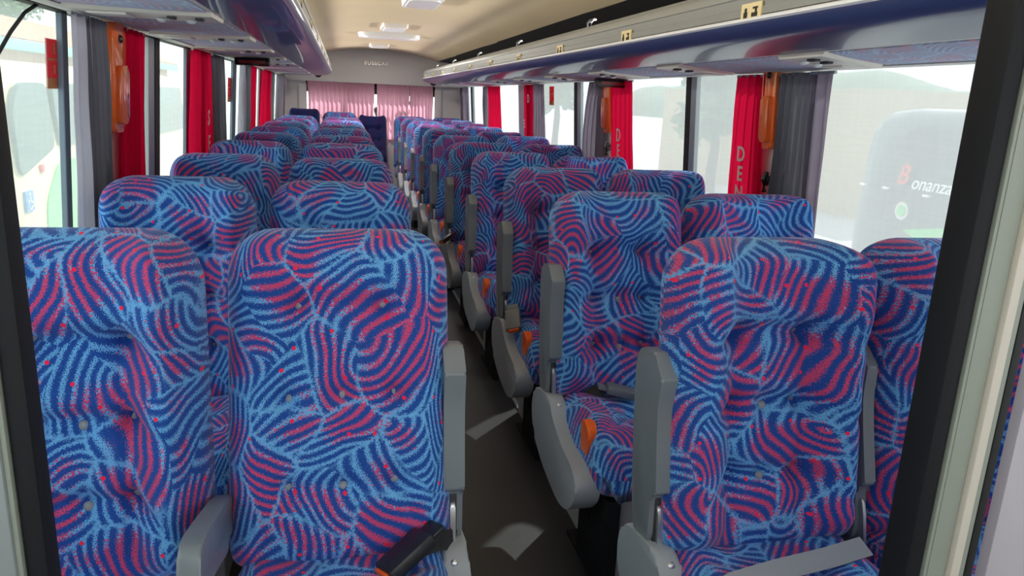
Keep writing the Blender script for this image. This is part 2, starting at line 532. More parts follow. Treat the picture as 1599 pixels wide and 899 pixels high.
# rear wall with its window, and the domed panel above it
bm = B()
box(bm, -.86, 1.77, Y1 + .02, Y1 + .10, -.05, .80)
box(bm, -.86, -.50, Y1 + .02, Y1 + .10, .80, 1.60)
box(bm, 1.31, 1.77, Y1 + .02, Y1 + .10, .80, 1.60)
box(bm, -.86, 1.77, Y1 + .02, Y1 + .10, 1.57, 2.06)
struct(bm_obj('wall_back', bm, M['wall'], smooth=False))
def dome():
    bm = B(); nx, nz = 40, 14
    rows = []
    for j in range(nz + 1):
        t = j / nz
        row = []
        for i in range(nx + 1):
            x = XL + .0 + (XR - XL) * i / nx
            ztop = ceil_z(max(XM - .9, min(XM + .9, x))) + .01
            z0 = 1.545
            z = z0 + (ztop - z0) * t
            y = 10.98 - .10 * math.sin(t * PI * .55) - .05 * (1 - ((x - XM) / 1.21) ** 2)
            row.append(bm.verts.new((x, y, z)))
        rows.append(row)
    for a, b in zip(rows, rows[1:]):
        for i in range(nx): bm.faces.new((a[i], a[i + 1], b[i + 1], b[i]))
    r = bmesh.ops.extrude_face_region(bm, geom=list(bm.faces))
    for v in [g for g in r['geom'] if isinstance(g, bmesh.types.BMVert)]: v.co.y = 11.06
    return struct(bm_obj('trim_30', bm, M['dome'], angle=40), 'domed cream panel above the rear curtain')
dome()
badge = text_mesh('maker_badge', 'BUSSCAR', .068, M['chrome'], None, .010, 0, .0015, basis((1, 0, 0), (0, .12, 1), (.457, 10.815, 1.812)), 1.25)
tag(badge, 'small chrome lettering badge on the domed rear panel', 'badge')
# pale side inserts either side of the rear curtain
for k, (a, b) in enumerate(((-.60, -.49), (1.30, 1.40))):
    bm = B()
    box(bm, a, b, Y1 - .012, Y1 + .03, .85, 1.50, .01)
    o = bm_obj('trim_%d' % (31 + k), bm, M['white']); struct(o)
w = empty('window_11', (XM, Y1 + .05, .80)); struct(w, 'rear window behind the pink curtain')
bm = B(); box(bm, -.50 - XM, 1.31 - XM, 0, .006, 0, .77); bm_obj('pane', bm, M['glass_b'], w, smooth=False)
bm = B(); box(bm, -.50 - XM, 1.31 - XM, .006, .012, .60, .77); bm_obj('window_band', bm, M['black'], w, smooth=False)
bm = B(); box(bm, .10 - XM, .13 - XM, -.03, .02, 0, .77); bm_obj('mullion', bm, M['rubber'], w, smooth=False)
text_mesh('decal', 'Bonanza', .42, M['black'], w, .002, .35, .008, basis((-1, 0, 0), (0, 0, 1), (-.02, .022, .36)))

# ------------------------------------------------------------------ luggage racks
def rack(side, dz, label):
    """profile given for the right side, mirrored for the left"""
    def X(x): return x if side > 0 else 2 * XM - x
    root = empty('luggage_rack', (X(1.4), .8, 1.56 + dz), 0, label, 'luggage rack')
    ox, oy, oz = root.location
    YA, YB = .8 - oy, 10.55 - oy
    def sheet(name, prof, thick, m, ya=YA, yb=YB, uv=False, round_end=0, seglen=None):
        """open profile (x,z) given thickness downwards/outwards and swept along y; rear end curls to the wall"""
        n = len(prof)
        ys = [ya] + ([yb - round_end * (1 - math.sin(t * PI / 2 / 6)) for t in range(0, 7)] if round_end else [yb])
        verts = []; faces = []; uvs = []
        for j, y in enumerate(ys):
            f = 0
            if round_end and j > 0:
                t = (y - (yb - round_end)) / round_end; f = 1 - math.sqrt(max(0, 1 - t * t))
            for (x, z) in prof:
                xx = x + (1.40 - x) * f * .55; zz = z + (1.60 - z) * f * .3
                verts.append((X(xx) - ox, y, zz + dz - oz)); uvs.append((x, y))
        nv = len(verts)
        for j in range(len(ys)):
            for (x, z) in prof:
                x0, y0, z0 = verts[j * n + prof.index((x, z))]
                verts.append((x0 + (thick * side), y0, z0 + thick)); uvs.append((x, y0))
        for j in range(len(ys) - 1):
            for i in range(n - 1):
                faces.append((j * n + i, j * n + i + 1, (j + 1) * n + i + 1, (j + 1) * n + i))
                faces.append(tuple(nv + q for q in (j * n + i, (j + 1) * n + i, (j + 1) * n + i + 1, j * n + i + 1)))
        for i in range(n - 1):
            for j in (0, len(ys) - 1):
                faces.append((j * n + i, j * n + i + 1, nv + j * n + i + 1, nv + j * n + i))
        for j in range(len(ys) - 1):
            for i in (0, n - 1):
                faces.append((j * n + i, (j + 1) * n + i, nv + (j + 1) * n + i, nv + j * n + i))
        o = obj(name, verts, faces, m, root, uvs=uvs)
        bm = bmesh.new(); bm.from_mesh(o.data); bmesh.ops.recalc_face_normals(bm, faces=bm.faces); bm.to_mesh(o.data); bm.free()
        o.data.set_sharp_from_angle(angle=math.radians(40))
        return o
    nose = [(1.25, 1.565), (1.20, 1.570), (1.14, 1.577), (1.10, 1.583), (1.075, 1.589), (1.058, 1.598), (1.048, 1.611), (1.044, 1.626)]
    sheet('bullnose', nose, .012, M['rack_blue'], round_end=.35)
    sheet('bead', [(1.044, 1.626), (1.037, 1.630), (1.037, 1.636), (1.043, 1.640)], .006, M['bead'], round_end=.35)
    sheet('rail', [(1.043, 1.640), (1.043, 1.662), (1.046, 1.664), (1.046, 1.690), (1.043, 1.692), (1.045, 1.712), (1.055, 1.722), (1.075, 1.724)], .010, M['rack_silver'], round_end=.35)
    sheet('bottom_panel', [(1.655, 1.556), (1.45, 1.558), (1.25, 1.565)], .012, M['cream2'], round_end=.15)
    sheet('edge_trim', [(1.655, 1.552), (1.63, 1.548), (1.60, 1.551)], .004, M['cream2'])
    # liner of the open shelf
    sheet('shelf_liner', [(1.297, 1.881), (1.50, 1.85), (1.60, 1.80), (1.60, 1.62), (1.25, 1.60), (1.08, 1.62)], .004, M['liner'])
    # added strip and area light, unseen behind the rail, to brighten the ceiling
    bm = B(); box(bm, min(X(1.085), X(1.115)) - ox, max(X(1.085), X(1.115)) - ox, -1.2, YB - .3, 1.700 + dz - oz, 1.708 + dz - oz, .002)
    bm_obj('added_glow_strip', bm, M['strip'], root)
    la = bpy.data.lights.new('added_roof_fill', 'AREA')
    la.shape = 'RECTANGLE'; la.size = 9.6; la.size_y = .05
    la.energy = 14; la.color = (1.0, .97, .92); la.spread = math.radians(75)
    lo = bpy.data.objects.new('added_roof_fill', la); COL.objects.link(lo); lo.parent = root
    lo.location = (X(1.145) - ox, 4.6, 1.755 + dz - oz)
    dv = Vector((-side * 1.0, 0, .20))
    lo.rotation_euler = basis((0, 1, 0), Vector((0, 1, 0)).cross(dv) * -1, (0, 0, 0)).to_euler()
    if (lo.rotation_euler.to_matrix() @ Vector((0, 0, -1))).dot(dv) < 0:
        lo.rotation_euler = basis((0, 1, 0), Vector((0, 1, 0)).cross(dv), (0, 0, 0)).to_euler()
    # hooks along the shelf mouth
    k = 0; y = 3.30
    while y < 10:
        bm = B()
        hx, hz = -ox, dz - oz
        tube(bm, [(X(px) + hx, y + dy - oy, pz + hz) for px, dy, pz in ((1.075, 0, 1.722), (1.075, 0, 1.752), (1.085, .006, 1.764), (1.10, .02, 1.766), (1.10, .04, 1.766), (1.085, .05, 1.764), (1.075, .055, 1.752), (1.075, .055, 1.722))], .0055, 6)
        bm_obj('hook', bm, M['hook'], root)
        y += 1.43
    # fabric panels and service units along the underside
    yu = 1.955 if side > 0 else 2.42
    us = [yu + .9 * i for i in range(-1, 10) if yu + .9 * i < 10.2]
    sk = .21 if side > 0 else -.12
    def under(x): return 1.556 + (1.25 - x) / (1.25 - 1.655) * -.009 + .009 if False else 1.565 - (x - 1.25) / .405 * .009
    for i, yc in enumerate(us):
        # service unit (a slanted cream tray)
        def P(x, y, d): # x 1.255..1.62
            t = (x - 1.255) / .365
            return (X(x) - ox, y + sk * t - oy, under(x) - d + dz - oz)
        xs = [1.258, 1.30, 1.40, 1.50, 1.60]
        vv = []; ff = []
        for x in xs:
            w_ = .115
            vv += [P(x, yc - w_, 0.0), P(x, yc - w_ + .012, .012), P(x, yc + w_ - .012, .012), P(x, yc + w_, 0.0)]
        for q in range(len(xs) - 1):
            for c in range(3): ff.append((q * 4 + c, q * 4 + c + 1, q * 4 + 5 + c, q * 4 + 4 + c))
            ff.append((q * 4 + 3, q * 4, q * 4 + 4, q * 4 + 7))
        ff += [(0, 1, 2, 3), (16, 19, 18, 17)]
        u = obj('service_unit', vv, ff, M['cream'], root, smooth=False)
        bm = bmesh.new(); bm.from_mesh(u.data); bmesh.ops.recalc_face_normals(bm, faces=bm.faces); bm.to_mesh(u.data); bm.free()
        if yc < 6.5:
            for xx, wdt in ((1.30, .02), (1.37, .02)):
                c = Vector(P(xx, yc - .03, .013))
                bm = B(); box(bm, c.x - .010, c.x + .010, c.y - .020, c.y + .020, c.z - .006, c.z + .004, .003)
                bm_obj('reading_light', bm, M['slot'], u)
            for xx in (1.335, 1.41):
                c = Vector(P(xx, yc + .05, .013))
                bm = B(); dome_knob(bm, c, (0, 0, -1), .016, .010); bm_obj('air_nozzle', bm, M['white'], u)
            c = Vector(P(1.52, yc, .013))
            bm = B(); box(bm, c.x - .05, c.x + .05, c.y - .05, c.y + .05, c.z - .004, c.z + .004, .003); bm_obj('speaker_cover', bm, M['cream2'], u)
        # fabric panel from this unit to the next
        ya, yb = yc + .115, yc + .9 - .115
        if yb > 10.3: continue
        vv = []; uvs = []; ff = []
        for x in (1.268, 1.36, 1.46, 1.60):
            for y in (ya + .01, yb - .01):
                b = P(x, y, .005 if 1.3 < x < 1.55 else .003); vv.append(b); uvs.append((x + i * .7, y))
        n4 = len(vv)
        for b in list(vv): vv.append((b[0], b[1], b[2] + .006))
        uvs = uvs + uvs
        for q in range(3):
            ff.append((q * 2, q * 2 + 1, q * 2 + 3, q * 2 + 2))
            ff.append((n4 + q * 2, n4 + q * 2 + 2, n4 + q * 2 + 3, n4 + q * 2 + 1))
            ff.append((q * 2, q * 2 + 2, n4 + q * 2 + 2, n4 + q * 2)); ff.append((q * 2 + 1, n4 + q * 2 + 1, n4 + q * 2 + 3, q * 2 + 3))
        ff += [(0, n4, n4 + 1, 1), (6, 7, n4 + 7, n4 + 6)]
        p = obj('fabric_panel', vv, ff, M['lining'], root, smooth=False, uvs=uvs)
        bm = bmesh.new(); bm.from_mesh(p.data); bmesh.ops.recalc_face_normals(bm, faces=bm.faces); bm.to_mesh(p.data); bm.free()
    # seat number stickers on the rail
    y = 1.863
    while y < 10:
        c = Vector((X(1.043) - ox, y - oy, 1.652 + dz - oz))
        sgn = -side
        bm = B(); box(bm, min(c.x, c.x + sgn * .004), max(c.x, c.x + sgn * .004), c.y - .05, c.y + .05, c.z - .022, c.z + .022)
        st = bm_obj('number_sticker', bm, M['label'], root, smooth=False)
        bm = B()
        xx = c.x + sgn * .0045
        def blk(a, b, z0, z1): box(bm, min(xx, xx + sgn * .001), max(xx, xx + sgn * .001), c.y + a, c.y + b, c.z + z0, c.z + z1)
        blk(.016, .034, -.014, .0); blk(.020, .030, -.001, .010)
        bm_obj('symbol', bm, M['ink'], st, smooth=False)
        bm = B(); blk(-.034, -.006, -.013, -.003); blk(-.030, -.022, -.004, .007); blk(-.034, -.010, .006, .011)
        bm_obj('symbol', bm, M['ink'], st, smooth=False)
        y += .9
    # dark cap at the rear tip
    bm = B(); tube(bm, [(X(1.22) - ox, YB - .02, 1.60 + dz - oz), (X(1.22) - ox, YB + .02, 1.60 + dz - oz)], .05, 16)
    bm_obj('end_cap', bm, M['black_plastic'], root)
    return root
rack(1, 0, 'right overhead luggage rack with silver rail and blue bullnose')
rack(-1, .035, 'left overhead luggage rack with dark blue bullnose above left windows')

def display(side, y, dz, label):
    def X(x): return x if side > 0 else 2 * XM - x
    root = empty('information_display', (X(1.53) if side > 0 else X(1.44), y, 1.545 + dz), 0, label, 'display', 'displays under the racks')
    def fn(c): return Vector((c.x, c.y + (c.x * side) * .30, c.z))
    bm = B(); box(bm, -.105, .105, -.035, .035, -.048, 0, .006, 2, fn); bm_obj('casing', bm, M['led'], root)
    bm = B(); box(bm, -.08, .08, -.0385, -.034, -.036, -.018, 0, 1, fn); bm_obj('red_screen', bm, M['led_red'], root, smooth=False)
display(1, 4.25, .004, 'slim dark display with red screen under the right rack')
display(-1, 4.95, .039, 'slim dark display with red screen under the left rack')

# ceiling fittings
def ceil_box(name, x0, x1, y0, y1, h, m, label, cat, taper=.0, lens=None, r=.02, watts=0):
    xc, yc = (x0 + x1) / 2, (y0 + y1) / 2
    zc = min(ceil_z(x0), ceil_z(x1))
    root = empty(name, (xc, yc, zc), 0, label, cat)
    hw, hl = (x1 - x0) / 2, (y1 - y0) / 2
    pts = round_poly([(-hw, -hl), (hw, -hl), (hw, hl), (-hw, hl)], r)
    bm = B(); prism(bm, pts, 'z', -h, .03, min(.012, h * .4), 3)
    for v in bm.verts:
        if v.co.z < -h * .3: v.co.x *= (1 - taper); v.co.y *= (1 - taper)
    bm_obj('housing', bm, m, root)
    if watts:  # area light added below the fitting to brighten the rear dome
        la = bpy.data.lights.new('added_rear_fill', 'AREA'); la.shape = 'RECTANGLE'; la.size = hw * 1.5; la.size_y = hl * 1.2
        la.energy = watts; la.color = (1, .95, .88)
        lo = bpy.data.objects.new('added_rear_fill', la); COL.objects.link(lo); lo.parent = root; lo.location = (0, 0, -h - .012)
    if lens:
        pts = round_poly([(-hw * .8, -hl * .7), (hw * .8, -hl * .7), (hw * .8, hl * .7), (-hw * .8, hl * .7)], r * .8)
        bm = B(); prism(bm, pts, 'z', -h - .006, -h + .004, .003); bm_obj('lens', bm, lens, root)
ceil_box('ceiling_lamp', .15, .77, 7.72, 8.02, .035, M['white'], 'long white ceiling lamp across the roof towards the rear', 'ceiling lamp', .04, M['lamp'], .09, 9)
ceil_box('ceiling_lamp', .37, .60, 4.55, 5.15, .045, M['white'], 'rounded ceiling lamp cut by the top edge of the view', 'ceiling lamp', .06, M['lamp'], .06)
ceil_box('ceiling_vent', .34, .56, 6.75, 7.25, .035, M['cream2'], 'square pale ceiling vent in front of the long lamp', 'vent', .02, M['white'], .02)
ceil_box('ceiling_speaker', .33, .56, 9.55, 9.95, .03, M['cream2'], 'small pale ceiling fitting nearest the domed rear panel', 'ceiling fitting', .02, M['lamp'], .02, 5)

# ------------------------------------------------------------------ seats
ROWN = ['first', 'second', 'third', 'fourth', 'fifth', 'sixth', 'seventh', 'eighth', 'ninth', 'tenth']

def pad(name, Wd, H, front, back, rt, rb, disp, m, place, nu=44, nv=64, taper=0.0):
    """a closed upholstered pad. u across, v up, w outwards; place(u,v,w) puts it into the seat"""
    us = [-1 + 2 * i / nu for i in range(nu + 1)]
    us = [math.copysign(abs(a) ** .85, a) if a else 0 for a in us]
    vs = [j / nv for j in range(nv + 1)]
    vs = [.5 - .5 * math.cos(PI * v) * (1 - .25 * math.sin(PI * v) ** 2) for v in vs]
    verts, uvs, faces = [], [], []
    def halfw(z):
        w = Wd / 2 * (1 - taper * (z / H))
        if z > H - rt: w -= rt - math.sqrt(max(0, rt * rt - (z - (H - rt)) ** 2))
        if z < rb: w -= rb - math.sqrt(max(0, rb * rb - (rb - z) ** 2))
        return w
    def prof(e, dmm, n):   # rounded rim: dmm = distance to rim in metres
        k = min(1, max(0, dmm / n)); return math.sqrt(max(0, 1 - (1 - k) ** 2))
    for sgn in (1, -1):
        for v in vs:
            z = v * H; hw = halfw(z)
            for u in us:
                x = u * hw
                dm = min(hw - abs(x), z, H - z)
                dside = hw - abs(x); dvert = min(z, H - z)
                if sgn > 0:
                    e = prof(0, dside, .055) * prof(0, dvert, .055)
                    w = e * (front + disp(x, z))
                    ds = max(0, .06 - dside)
                    uvs.append((x + math.copysign(ds * .9, x), z + max(0, .05 - (H - z)) * .9))
                else:
                    e = prof(0, dside, .04) * prof(0, dvert, .04)
                    w = -e * back
                    uvs.append((x + 3.1, z + 1.7))
                verts.append(place(x, z, w))
    n1 = nu + 1; N = n1 * (nv + 1)
    for j in range(nv):
        for i in range(nu):
            a = j * n1 + i
            faces.append((a, a + 1, a + n1 + 1, a + n1))
            faces.append((N + a, N + a + n1, N + a + n1 + 1, N + a + 1))
    # weld the rim: front and back coincide there
    me = bpy.data.meshes.new(name); me.from_pydata(verts, [], faces); me.update()
    l = me.uv_layers.new(name='UVMap')
    for lp in me.loops: l.data[lp.index].uv = uvs[lp.vertex_index]
    bm = bmesh.new(); bm.from_mesh(me)
    bmesh.ops.remove_doubles(bm, verts=bm.verts, dist=.0004)
    bmesh.ops.dissolve_degenerate(bm, edges=bm.edges, dist=.0003)
    bmesh.ops.recalc_face_normals(bm, faces=bm.faces)
    bm.to_mesh(me); bm.free()
    me.materials.append(m)
    for p in me.polygons: p.use_smooth = True
    return me

BL = .705   # backrest length
BTN_W = [(-.085, .50), (.085, .50), (-.085, .345), (.0, .335), (.085, .345), (-.085, .19), (0, .175), (.085, .19)]
BTN_F = [(-.085, .545), (.085, .545), (-.105, .355), (.0, .36), (.105, .36), (-.11, .175), (0, .17), (.105, .18)]
def crease(x, z, ax, az, bx, bz, wd):
    dx, dz = bx - ax, bz - az
    L2 = dx * dx + dz * dz
    t = max(0, min(1, ((x - ax) * dx + (z - az) * dz) / L2))
    return gau(math.hypot(x - ax - dx * t, z - az - dz * t), wd)
def disp_wing(x, z):
    a = abs(x)
    d = 0.066 * gau(a - .165, .056) * sstep(z, .0, .10)
    d += .034 * sstep(z, .49, .56) * (1 - .5 * sstep(z, .64, .70)) * gau(a, .20)
    d += .012 * sstep(a, .12, .17) * sstep(z, .36, .50)
    for bx, bz in BTN_W:
        d -= .028 * gau(math.hypot(x - bx, z - bz), .026)
    for q in (.50, .345, .185):
        d -= .020 * gau(z - q - .01 * math.cos(x * 20), .016) * (1 - sstep(a, .10, .17))
    d -= .016 * gau(a - .088, .015) * sstep(z, .03, .1) * (1 - sstep(z, .50, .56))
    d -= .008 * gau(x - .0, .012) * (1 - sstep(z, .33, .36)) * sstep(z, .16, .2)
    d -= .006 * (crease(x, z, -.085, .5, -.04, .70, .011) + crease(x, z, .085, .5, .055, .70, .011))
    for s in (-1, 1):
        d -= .008 * (crease(x, z, s * .085, .345, s * .21, .31, .012) + crease(x, z, s * .085, .50, s * .20, .47, .014) + crease(x, z, s * .085, .19, s * .20, .13, .014))
    d += .0035 * noise.noise((x * 22, z * 22, 3.1))
    return d
def disp_flat(x, z):
    a = abs(x)
    d = .016 * gau(a - .16, .07) * sstep(z, 0, .1) + .016 * sstep(z, .53, .60) * gau(a, .24)
    for bx, bz in BTN_F:
        d -= .020 * gau(math.hypot(x - bx, z - bz), .022)
    d -= .007 * gau(z - .545 + .0 * x, .010) * (1 - sstep(a, .08, .12))
    for q in (.36, .175):
        d -= .008 * gau(z - q - .25 * x * x, .009) * (1 - sstep(a, .11, .20))
    for s in (-1, 1):
        d -= .008 * crease(x, z, s * .085, .545, s * .108, .36, .010)
        d -= .007 * crease(x, z, s * .106, .36, s * .108, .175, .009)
        d -= .006 * (crease(x, z, s * .085, .545, s * .05, .70, .010) + crease(x, z, s * .108, .175, s * .17, .06, .011))
        d -= .005 * crease(x, z, s * .105, .355, s * .20, .33, .012)
    d -= .006 * crease(x, z, 0, .36, 0, .175, .008)
    d += .003 * noise.noise((x * 14, z * 14, 7.7))
    return d
def disp_cush(x, v):
    a = abs(x)
    d = .018 * gau(a - .16, .06)
    d -= .035 * gau(math.hypot(x, v - .20), .05)
    d -= .010 * (crease(x, v, 0, .20, .16, .36, .016) + crease(x, v, 0, .20, -.16, .36, .016) + crease(x, v, 0, .2, -.19, .12, .016) + crease(x, v, 0, .2, .19, .12, .016))
    d += .003 * noise.noise((x * 16, v * 16, 1.2))
    return d
P_BACK = lambda u, v, w: (u, -w, v)
def P_CUSH(u, v, w):
    drop = .10 * max(0, (v - .33) / .15) ** 2
    lift = .02 * (v / .48)
    return (u, .01 - v + (.03 * max(0, -w / .08) if v > .3 else 0), .385 + w + lift - (drop if w > 0 else drop * .15))
ME = {}
ME['back_wing'] = pad('backrest', .462, BL, .070, .055, .105, .05, disp_wing, M['fabric'], P_BACK, taper=.03)
ME['back_flat'] = pad('backrest', .462, BL, .075, .055, .095, .05, disp_flat, M['fabric'], P_BACK, taper=.02)
ME['back_dark'] = pad('backrest', .40, BL, .070, .055, .07, .05, disp_wing, M['fabric_dark'], P_BACK, 28, 40)
ME['cushion'] = pad('seat_cushion', .44, .48, .085, .085, .07, .05, disp_cush, M['fabric'], P_CUSH, 36, 40)
ME['cush_dark'] = pad('seat_cushion', .42, .48, .085, .085, .07, .05, disp_cush, M['fabric_dark'], P_CUSH, 20, 24)

def grab(o):
    me = o.data; bpy.data.objects.remove(o); return me

# button
bm = B(); dome_knob(bm, (0, 0, 0), (0, -1, 0), .0105, .007, 12); ME['button'] = grab(bm_obj('button', bm, M['button']))

# side panel: outline in (y, z), seat hinge at y = 0. thickness about x = 0
pan = [(.10, .44), (.02, .462), (-.085, .478), (-.135, .425), (-.24, .395), (-.38, .385), (-.435, .355), (-.43, .30), (-.37, .235), (-.26, .200), (-.08, .210), (.09, .275), (.125, .37)]
pan = round_poly(pan, [.02, .03, .03, .08, .08, .06, .05, .06, .08, .1, .1, .05, .05], 5)
def side_panel_mesh():
    bm = B(); prism(bm, pan, 'x', -.028, .028, .012, 3)
    # the front grows into a rounded pod
    for v in bm.verts:
        t = sstep(-v.co.y, .10, .45)
        v.co.x *= 1 + .35 * t
    return bm
ME['side_panel'] = grab(bm_obj('side_panel', side_panel_mesh(), M['panel_plastic'], angle=45))
def recess_mesh(s):
    p = round_poly([(-.02, .53), (-.115, .50), (-.19, .43), (-.24, .41), (-.16, .36), (-.05, .42)], .03, 4)
    bm = B(); prism(bm, p, 'x', s * .0285, s * .0300, 0); return bm
bm = B()
dome_knob(bm, (0, 0, 0), (1, 0, 0), .009, .004, 10)
ME['screw'] = grab(bm_obj('screw', bm, M['steel']))

# armrest folded up: runs along +z from its pivot at the origin, pad faces -y
def armrest_mesh():
    prof = [(.045, -.02), (.030, -.050), (-.022, -.052), (-.042, -.02), (-.044, .075), (-.074, .090), (-.064, .20), (-.060, .28), (-.074, .343), (-.030, .393), (.055, .388), (.068, .34), (.066, .20), (.060, .06)]
    prof = round_poly(prof, [.02, .03, .03, .03, .01, .006, .06, .06, .005, .006, .02, .05, .06, .06], 4)
    bm = B(); prism(bm, prof, 'x', -.0225, .0225, .007, 3)
    return bm
ME['armrest'] = grab(bm_obj('armrest', armrest_mesh(), M['arm_dark'], angle=40))
def hinge_mesh():
    bm = B()
    p = round_poly([(-.028, .055), (-.052, .052), (-.058, .02), (-.062, -.05), (-.03, -.06), (-.03, -.02)], .010, 4)
    prism(bm, p, 'x', -.006, .006, .003)
    return bm
ME['hinge'] = grab(bm_obj('hinge_link', hinge_mesh(), M['steel']))
def slot_mesh():
    bm = B(); box(bm, -.010, .010, -.046, -.030, -.045, .070, .003); return bm
ME['slot'] = grab(bm_obj('hinge_slot', slot_mesh(), M['slot']))

# lever
def lever_mesh():
    p = round_poly([(-.030, .0), (-.040, .055), (-.030, .095), (.020, .105), (.035, .075), (.015, .045), (.012, .0)], [.008, .03, .03, .03, .02, .02, .008], 5)
    bm = B(); prism(bm, p, 'x', -.013, .013, .006, 3); return bm
ME['lever'] = grab(bm_obj('recline_lever', lever_mesh(), M['orange']))

def pedestal_mesh(s):
    """s = side the black bracket stands on"""
    bm = B()
    box(bm, -.14, .14, -.36, -.34, .0, .29, .004)
    box(bm, -.14, .14, -.345, .04, .0, .02, .004)
    box(bm, -.14, .14, -.345, .04, .27, .30, .004)
    box(bm, -.14, -.11, -.345, .04, .015, .275, .003)
    box(bm, .11, .14, -.345, .04, .015, .275, .003)
    return bm
ME['pedestal'] = grab(bm_obj('pedestal', pedestal_mesh(1), M['pedestal'], smooth=False))
def bracket_mesh():
    bm = B()
    box(bm, -.012, .035, -.43, -.395, .0, .30, .004)
    box(bm, -.012, .002, -.395, -.20, .01, .30, .003)
    for q in range(4):
        tube(bm, [(-.016, -.30 + .05 * (q % 2), .08 + .05 * q), (.004, -.30 + .05 * (q % 2), .08 + .05 * q)], .011, 10)
    box(bm, -.014, .05, -.44, -.10, .0, .012, .003)
    return bm
ME['bracket'] = grab(bm_obj('floor_bracket', bracket_mesh(), M['black'], smooth=False))

def buckle_mesh():
    bm = B(); box(bm, -.030, .030, -.055, .045, -.013, .013, .006)
    box(bm, -.024, .024, .045, .075, -.004, .004, .002)
    return bm
ME['buckle_black'] = grab(bm_obj('buckle', buckle_mesh(), M['black_plastic']))
ME['buckle_grey'] = grab(bm_obj('buckle', buckle_mesh(), M['grey_plastic']))
bm = B(); box(bm, -.021, .021, -.062, -.054, -.009, .009, .003); ME['buckle_button'] = grab(bm_obj('press_button', bm, M['orange']))

def inst(name, me, parent, loc=(0, 0, 0), rot=(0, 0, 0), sc=None):
    o = bpy.data.objects.new(name, me)
    COL.objects.link(o); o.parent = parent
    o.location = loc; o.rotation_euler = rot
    if sc: o.scale = sc
    return o

SEATS = {}
def strap(parent, pts, wd, up, m, name='seat_belt'):
    """flat webbing following a polyline, width wd along the vector up"""
    bm = B(); upv = Vector(up).normalized() * wd / 2
    A = []
    pts = [Vector(p) for p in pts]
    for i, p in enumerate(pts):
        d = (pts[min(i + 1, len(pts) - 1)] - pts[max(i - 1, 0)]).normalized()
        n = d.cross(upv).normalized() * .0015
        A.append([bm.verts.new(p + upv + n), bm.verts.new(p - upv + n), bm.verts.new(p - upv - n), bm.verts.new(p + upv - n)])
    for a, b in zip(A, A[1:]):
        for k in range(4): bm.faces.new((a[k], a[(k + 1) % 4], b[(k + 1) % 4], b[k]))
    bm.faces.new(A[0][::-1]); bm.faces.new(A[-1])
    return bm_obj(name, bm, m, parent)

def seat(xc, yh, ztop, kind, aisle, label, group, buttons=False, inner=None, lever=True, zoff=0, dark=False, wide=1.0):
    """xc centre, yh backrest hinge, aisle = +1/-1 side of the aisle arm or 0; inner = ('up'|'down', side)"""
    root = empty('coach_seat', (xc, yh, 0), 0, label, 'seat', group)
    zb = .435 + zoff
    a = math.acos(max(-1, min(1, (ztop - zb) / BL)))
    bk = inst('backrest', ME['back_dark'] if dark else ME[kind], root, (0, .0, zb), (-a, 0, 0), (wide, 1, 1))
    if buttons:
        dsp, bt, fr = (disp_wing, BTN_W, .070) if kind == 'back_wing' else (disp_flat, BTN_F, .075)
        for bx, bz in bt:
            inst('button', ME['button'], bk, (bx, -(fr + dsp(bx, bz)) - .0045, bz))
    inst('seat_cushion', ME['cush_dark'] if dark else ME['cushion'], root, (0, 0, zoff), (0, 0, 0), (wide, 1, 1))
    inst('pedestal', ME['pedestal'], root)
    if aisle:
        xs = aisle * .230
        sp = inst('side_panel', ME['side_panel'], root, (xs, .02, 0))
        for (yy, zz) in ((-.104, .456), (-.136, .420)):
            inst('screw', ME['screw'], sp, (aisle * -.004, yy, zz), (0, -.5, -PI / 2))
        am = inst('armrest', ME['armrest'], root, (xs, .035, .498), (-.10, 0, 0))
        inst('hinge_link', ME['hinge'], am)
        inst('hinge_slot', ME['slot'], am)
        inst('floor_bracket', ME['bracket'], root, (aisle * .165, 0, 0), (0, 0, 0), (-aisle, 1, 1))
        if lever:
            lv = inst('recline_lever', ME['lever'], root, (aisle * .203, -.30, .380), (.15, 0, 0), (1.15, 1.2, 1.2))
    if inner:
        st, s = inner
        if st == 'up':
            am = inst('armrest', ME['armrest'], root, (s * .246, -.02, .50), (-.20, 0, 0), (.62, 1, 1.04))
            inst('hinge_link', ME['hinge'], am)
        else:
            am = inst('armrest', ME['armrest'], root, (s * .240, .0, .565), (1.30, 0, 0), (.80, .72, .92))
            inst('hinge_link', ME['hinge'], am)
    return root

G_L, G_R = 'patterned seats left of the aisle', 'patterned seats right of the aisle'
La = [1.120, 1.116, 1.117, 1.132, 1.118, 1.134, 1.123, 1.130, 1.134]
Lw = [1.137, 1.136, 1.131, 1.132, 1.131, 1.131, 1.137, 1.137, 1.138]
Ra = [1.132, 1.110, 1.112, 1.116, 1.113, 1.108, 1.130, 1.131, 1.133, 1.136]
Rw = [1.130, 1.111, 1.115, 1.093, 1.112, 1.127, 1.109, 1.123, 1.121, 1.126]
def hinge(ytop, zt):
    a = math.acos(max(-1, min(1, (zt - .435) / BL))); return ytop - BL * math.sin(a)
for k in range(9):
    yt = 1.64 + .9 * k
    near = k < 3
    seat(-.008, 1.43 + .9 * k, La[k], 'back_flat', 1, 'left aisle seat, %s row counted from the front, blue and red fabric' % ROWN[k], G_L, near, lever=k < 6)
    seat(-.482, 1.43 + .9 * k, Lw[k], 'back_wing', 0, 'left window seat, %s row counted from the front, blue and red fabric' % ROWN[k], G_L, near, ('down', 1) if k == 0 else None, lever=False, wide=.97)
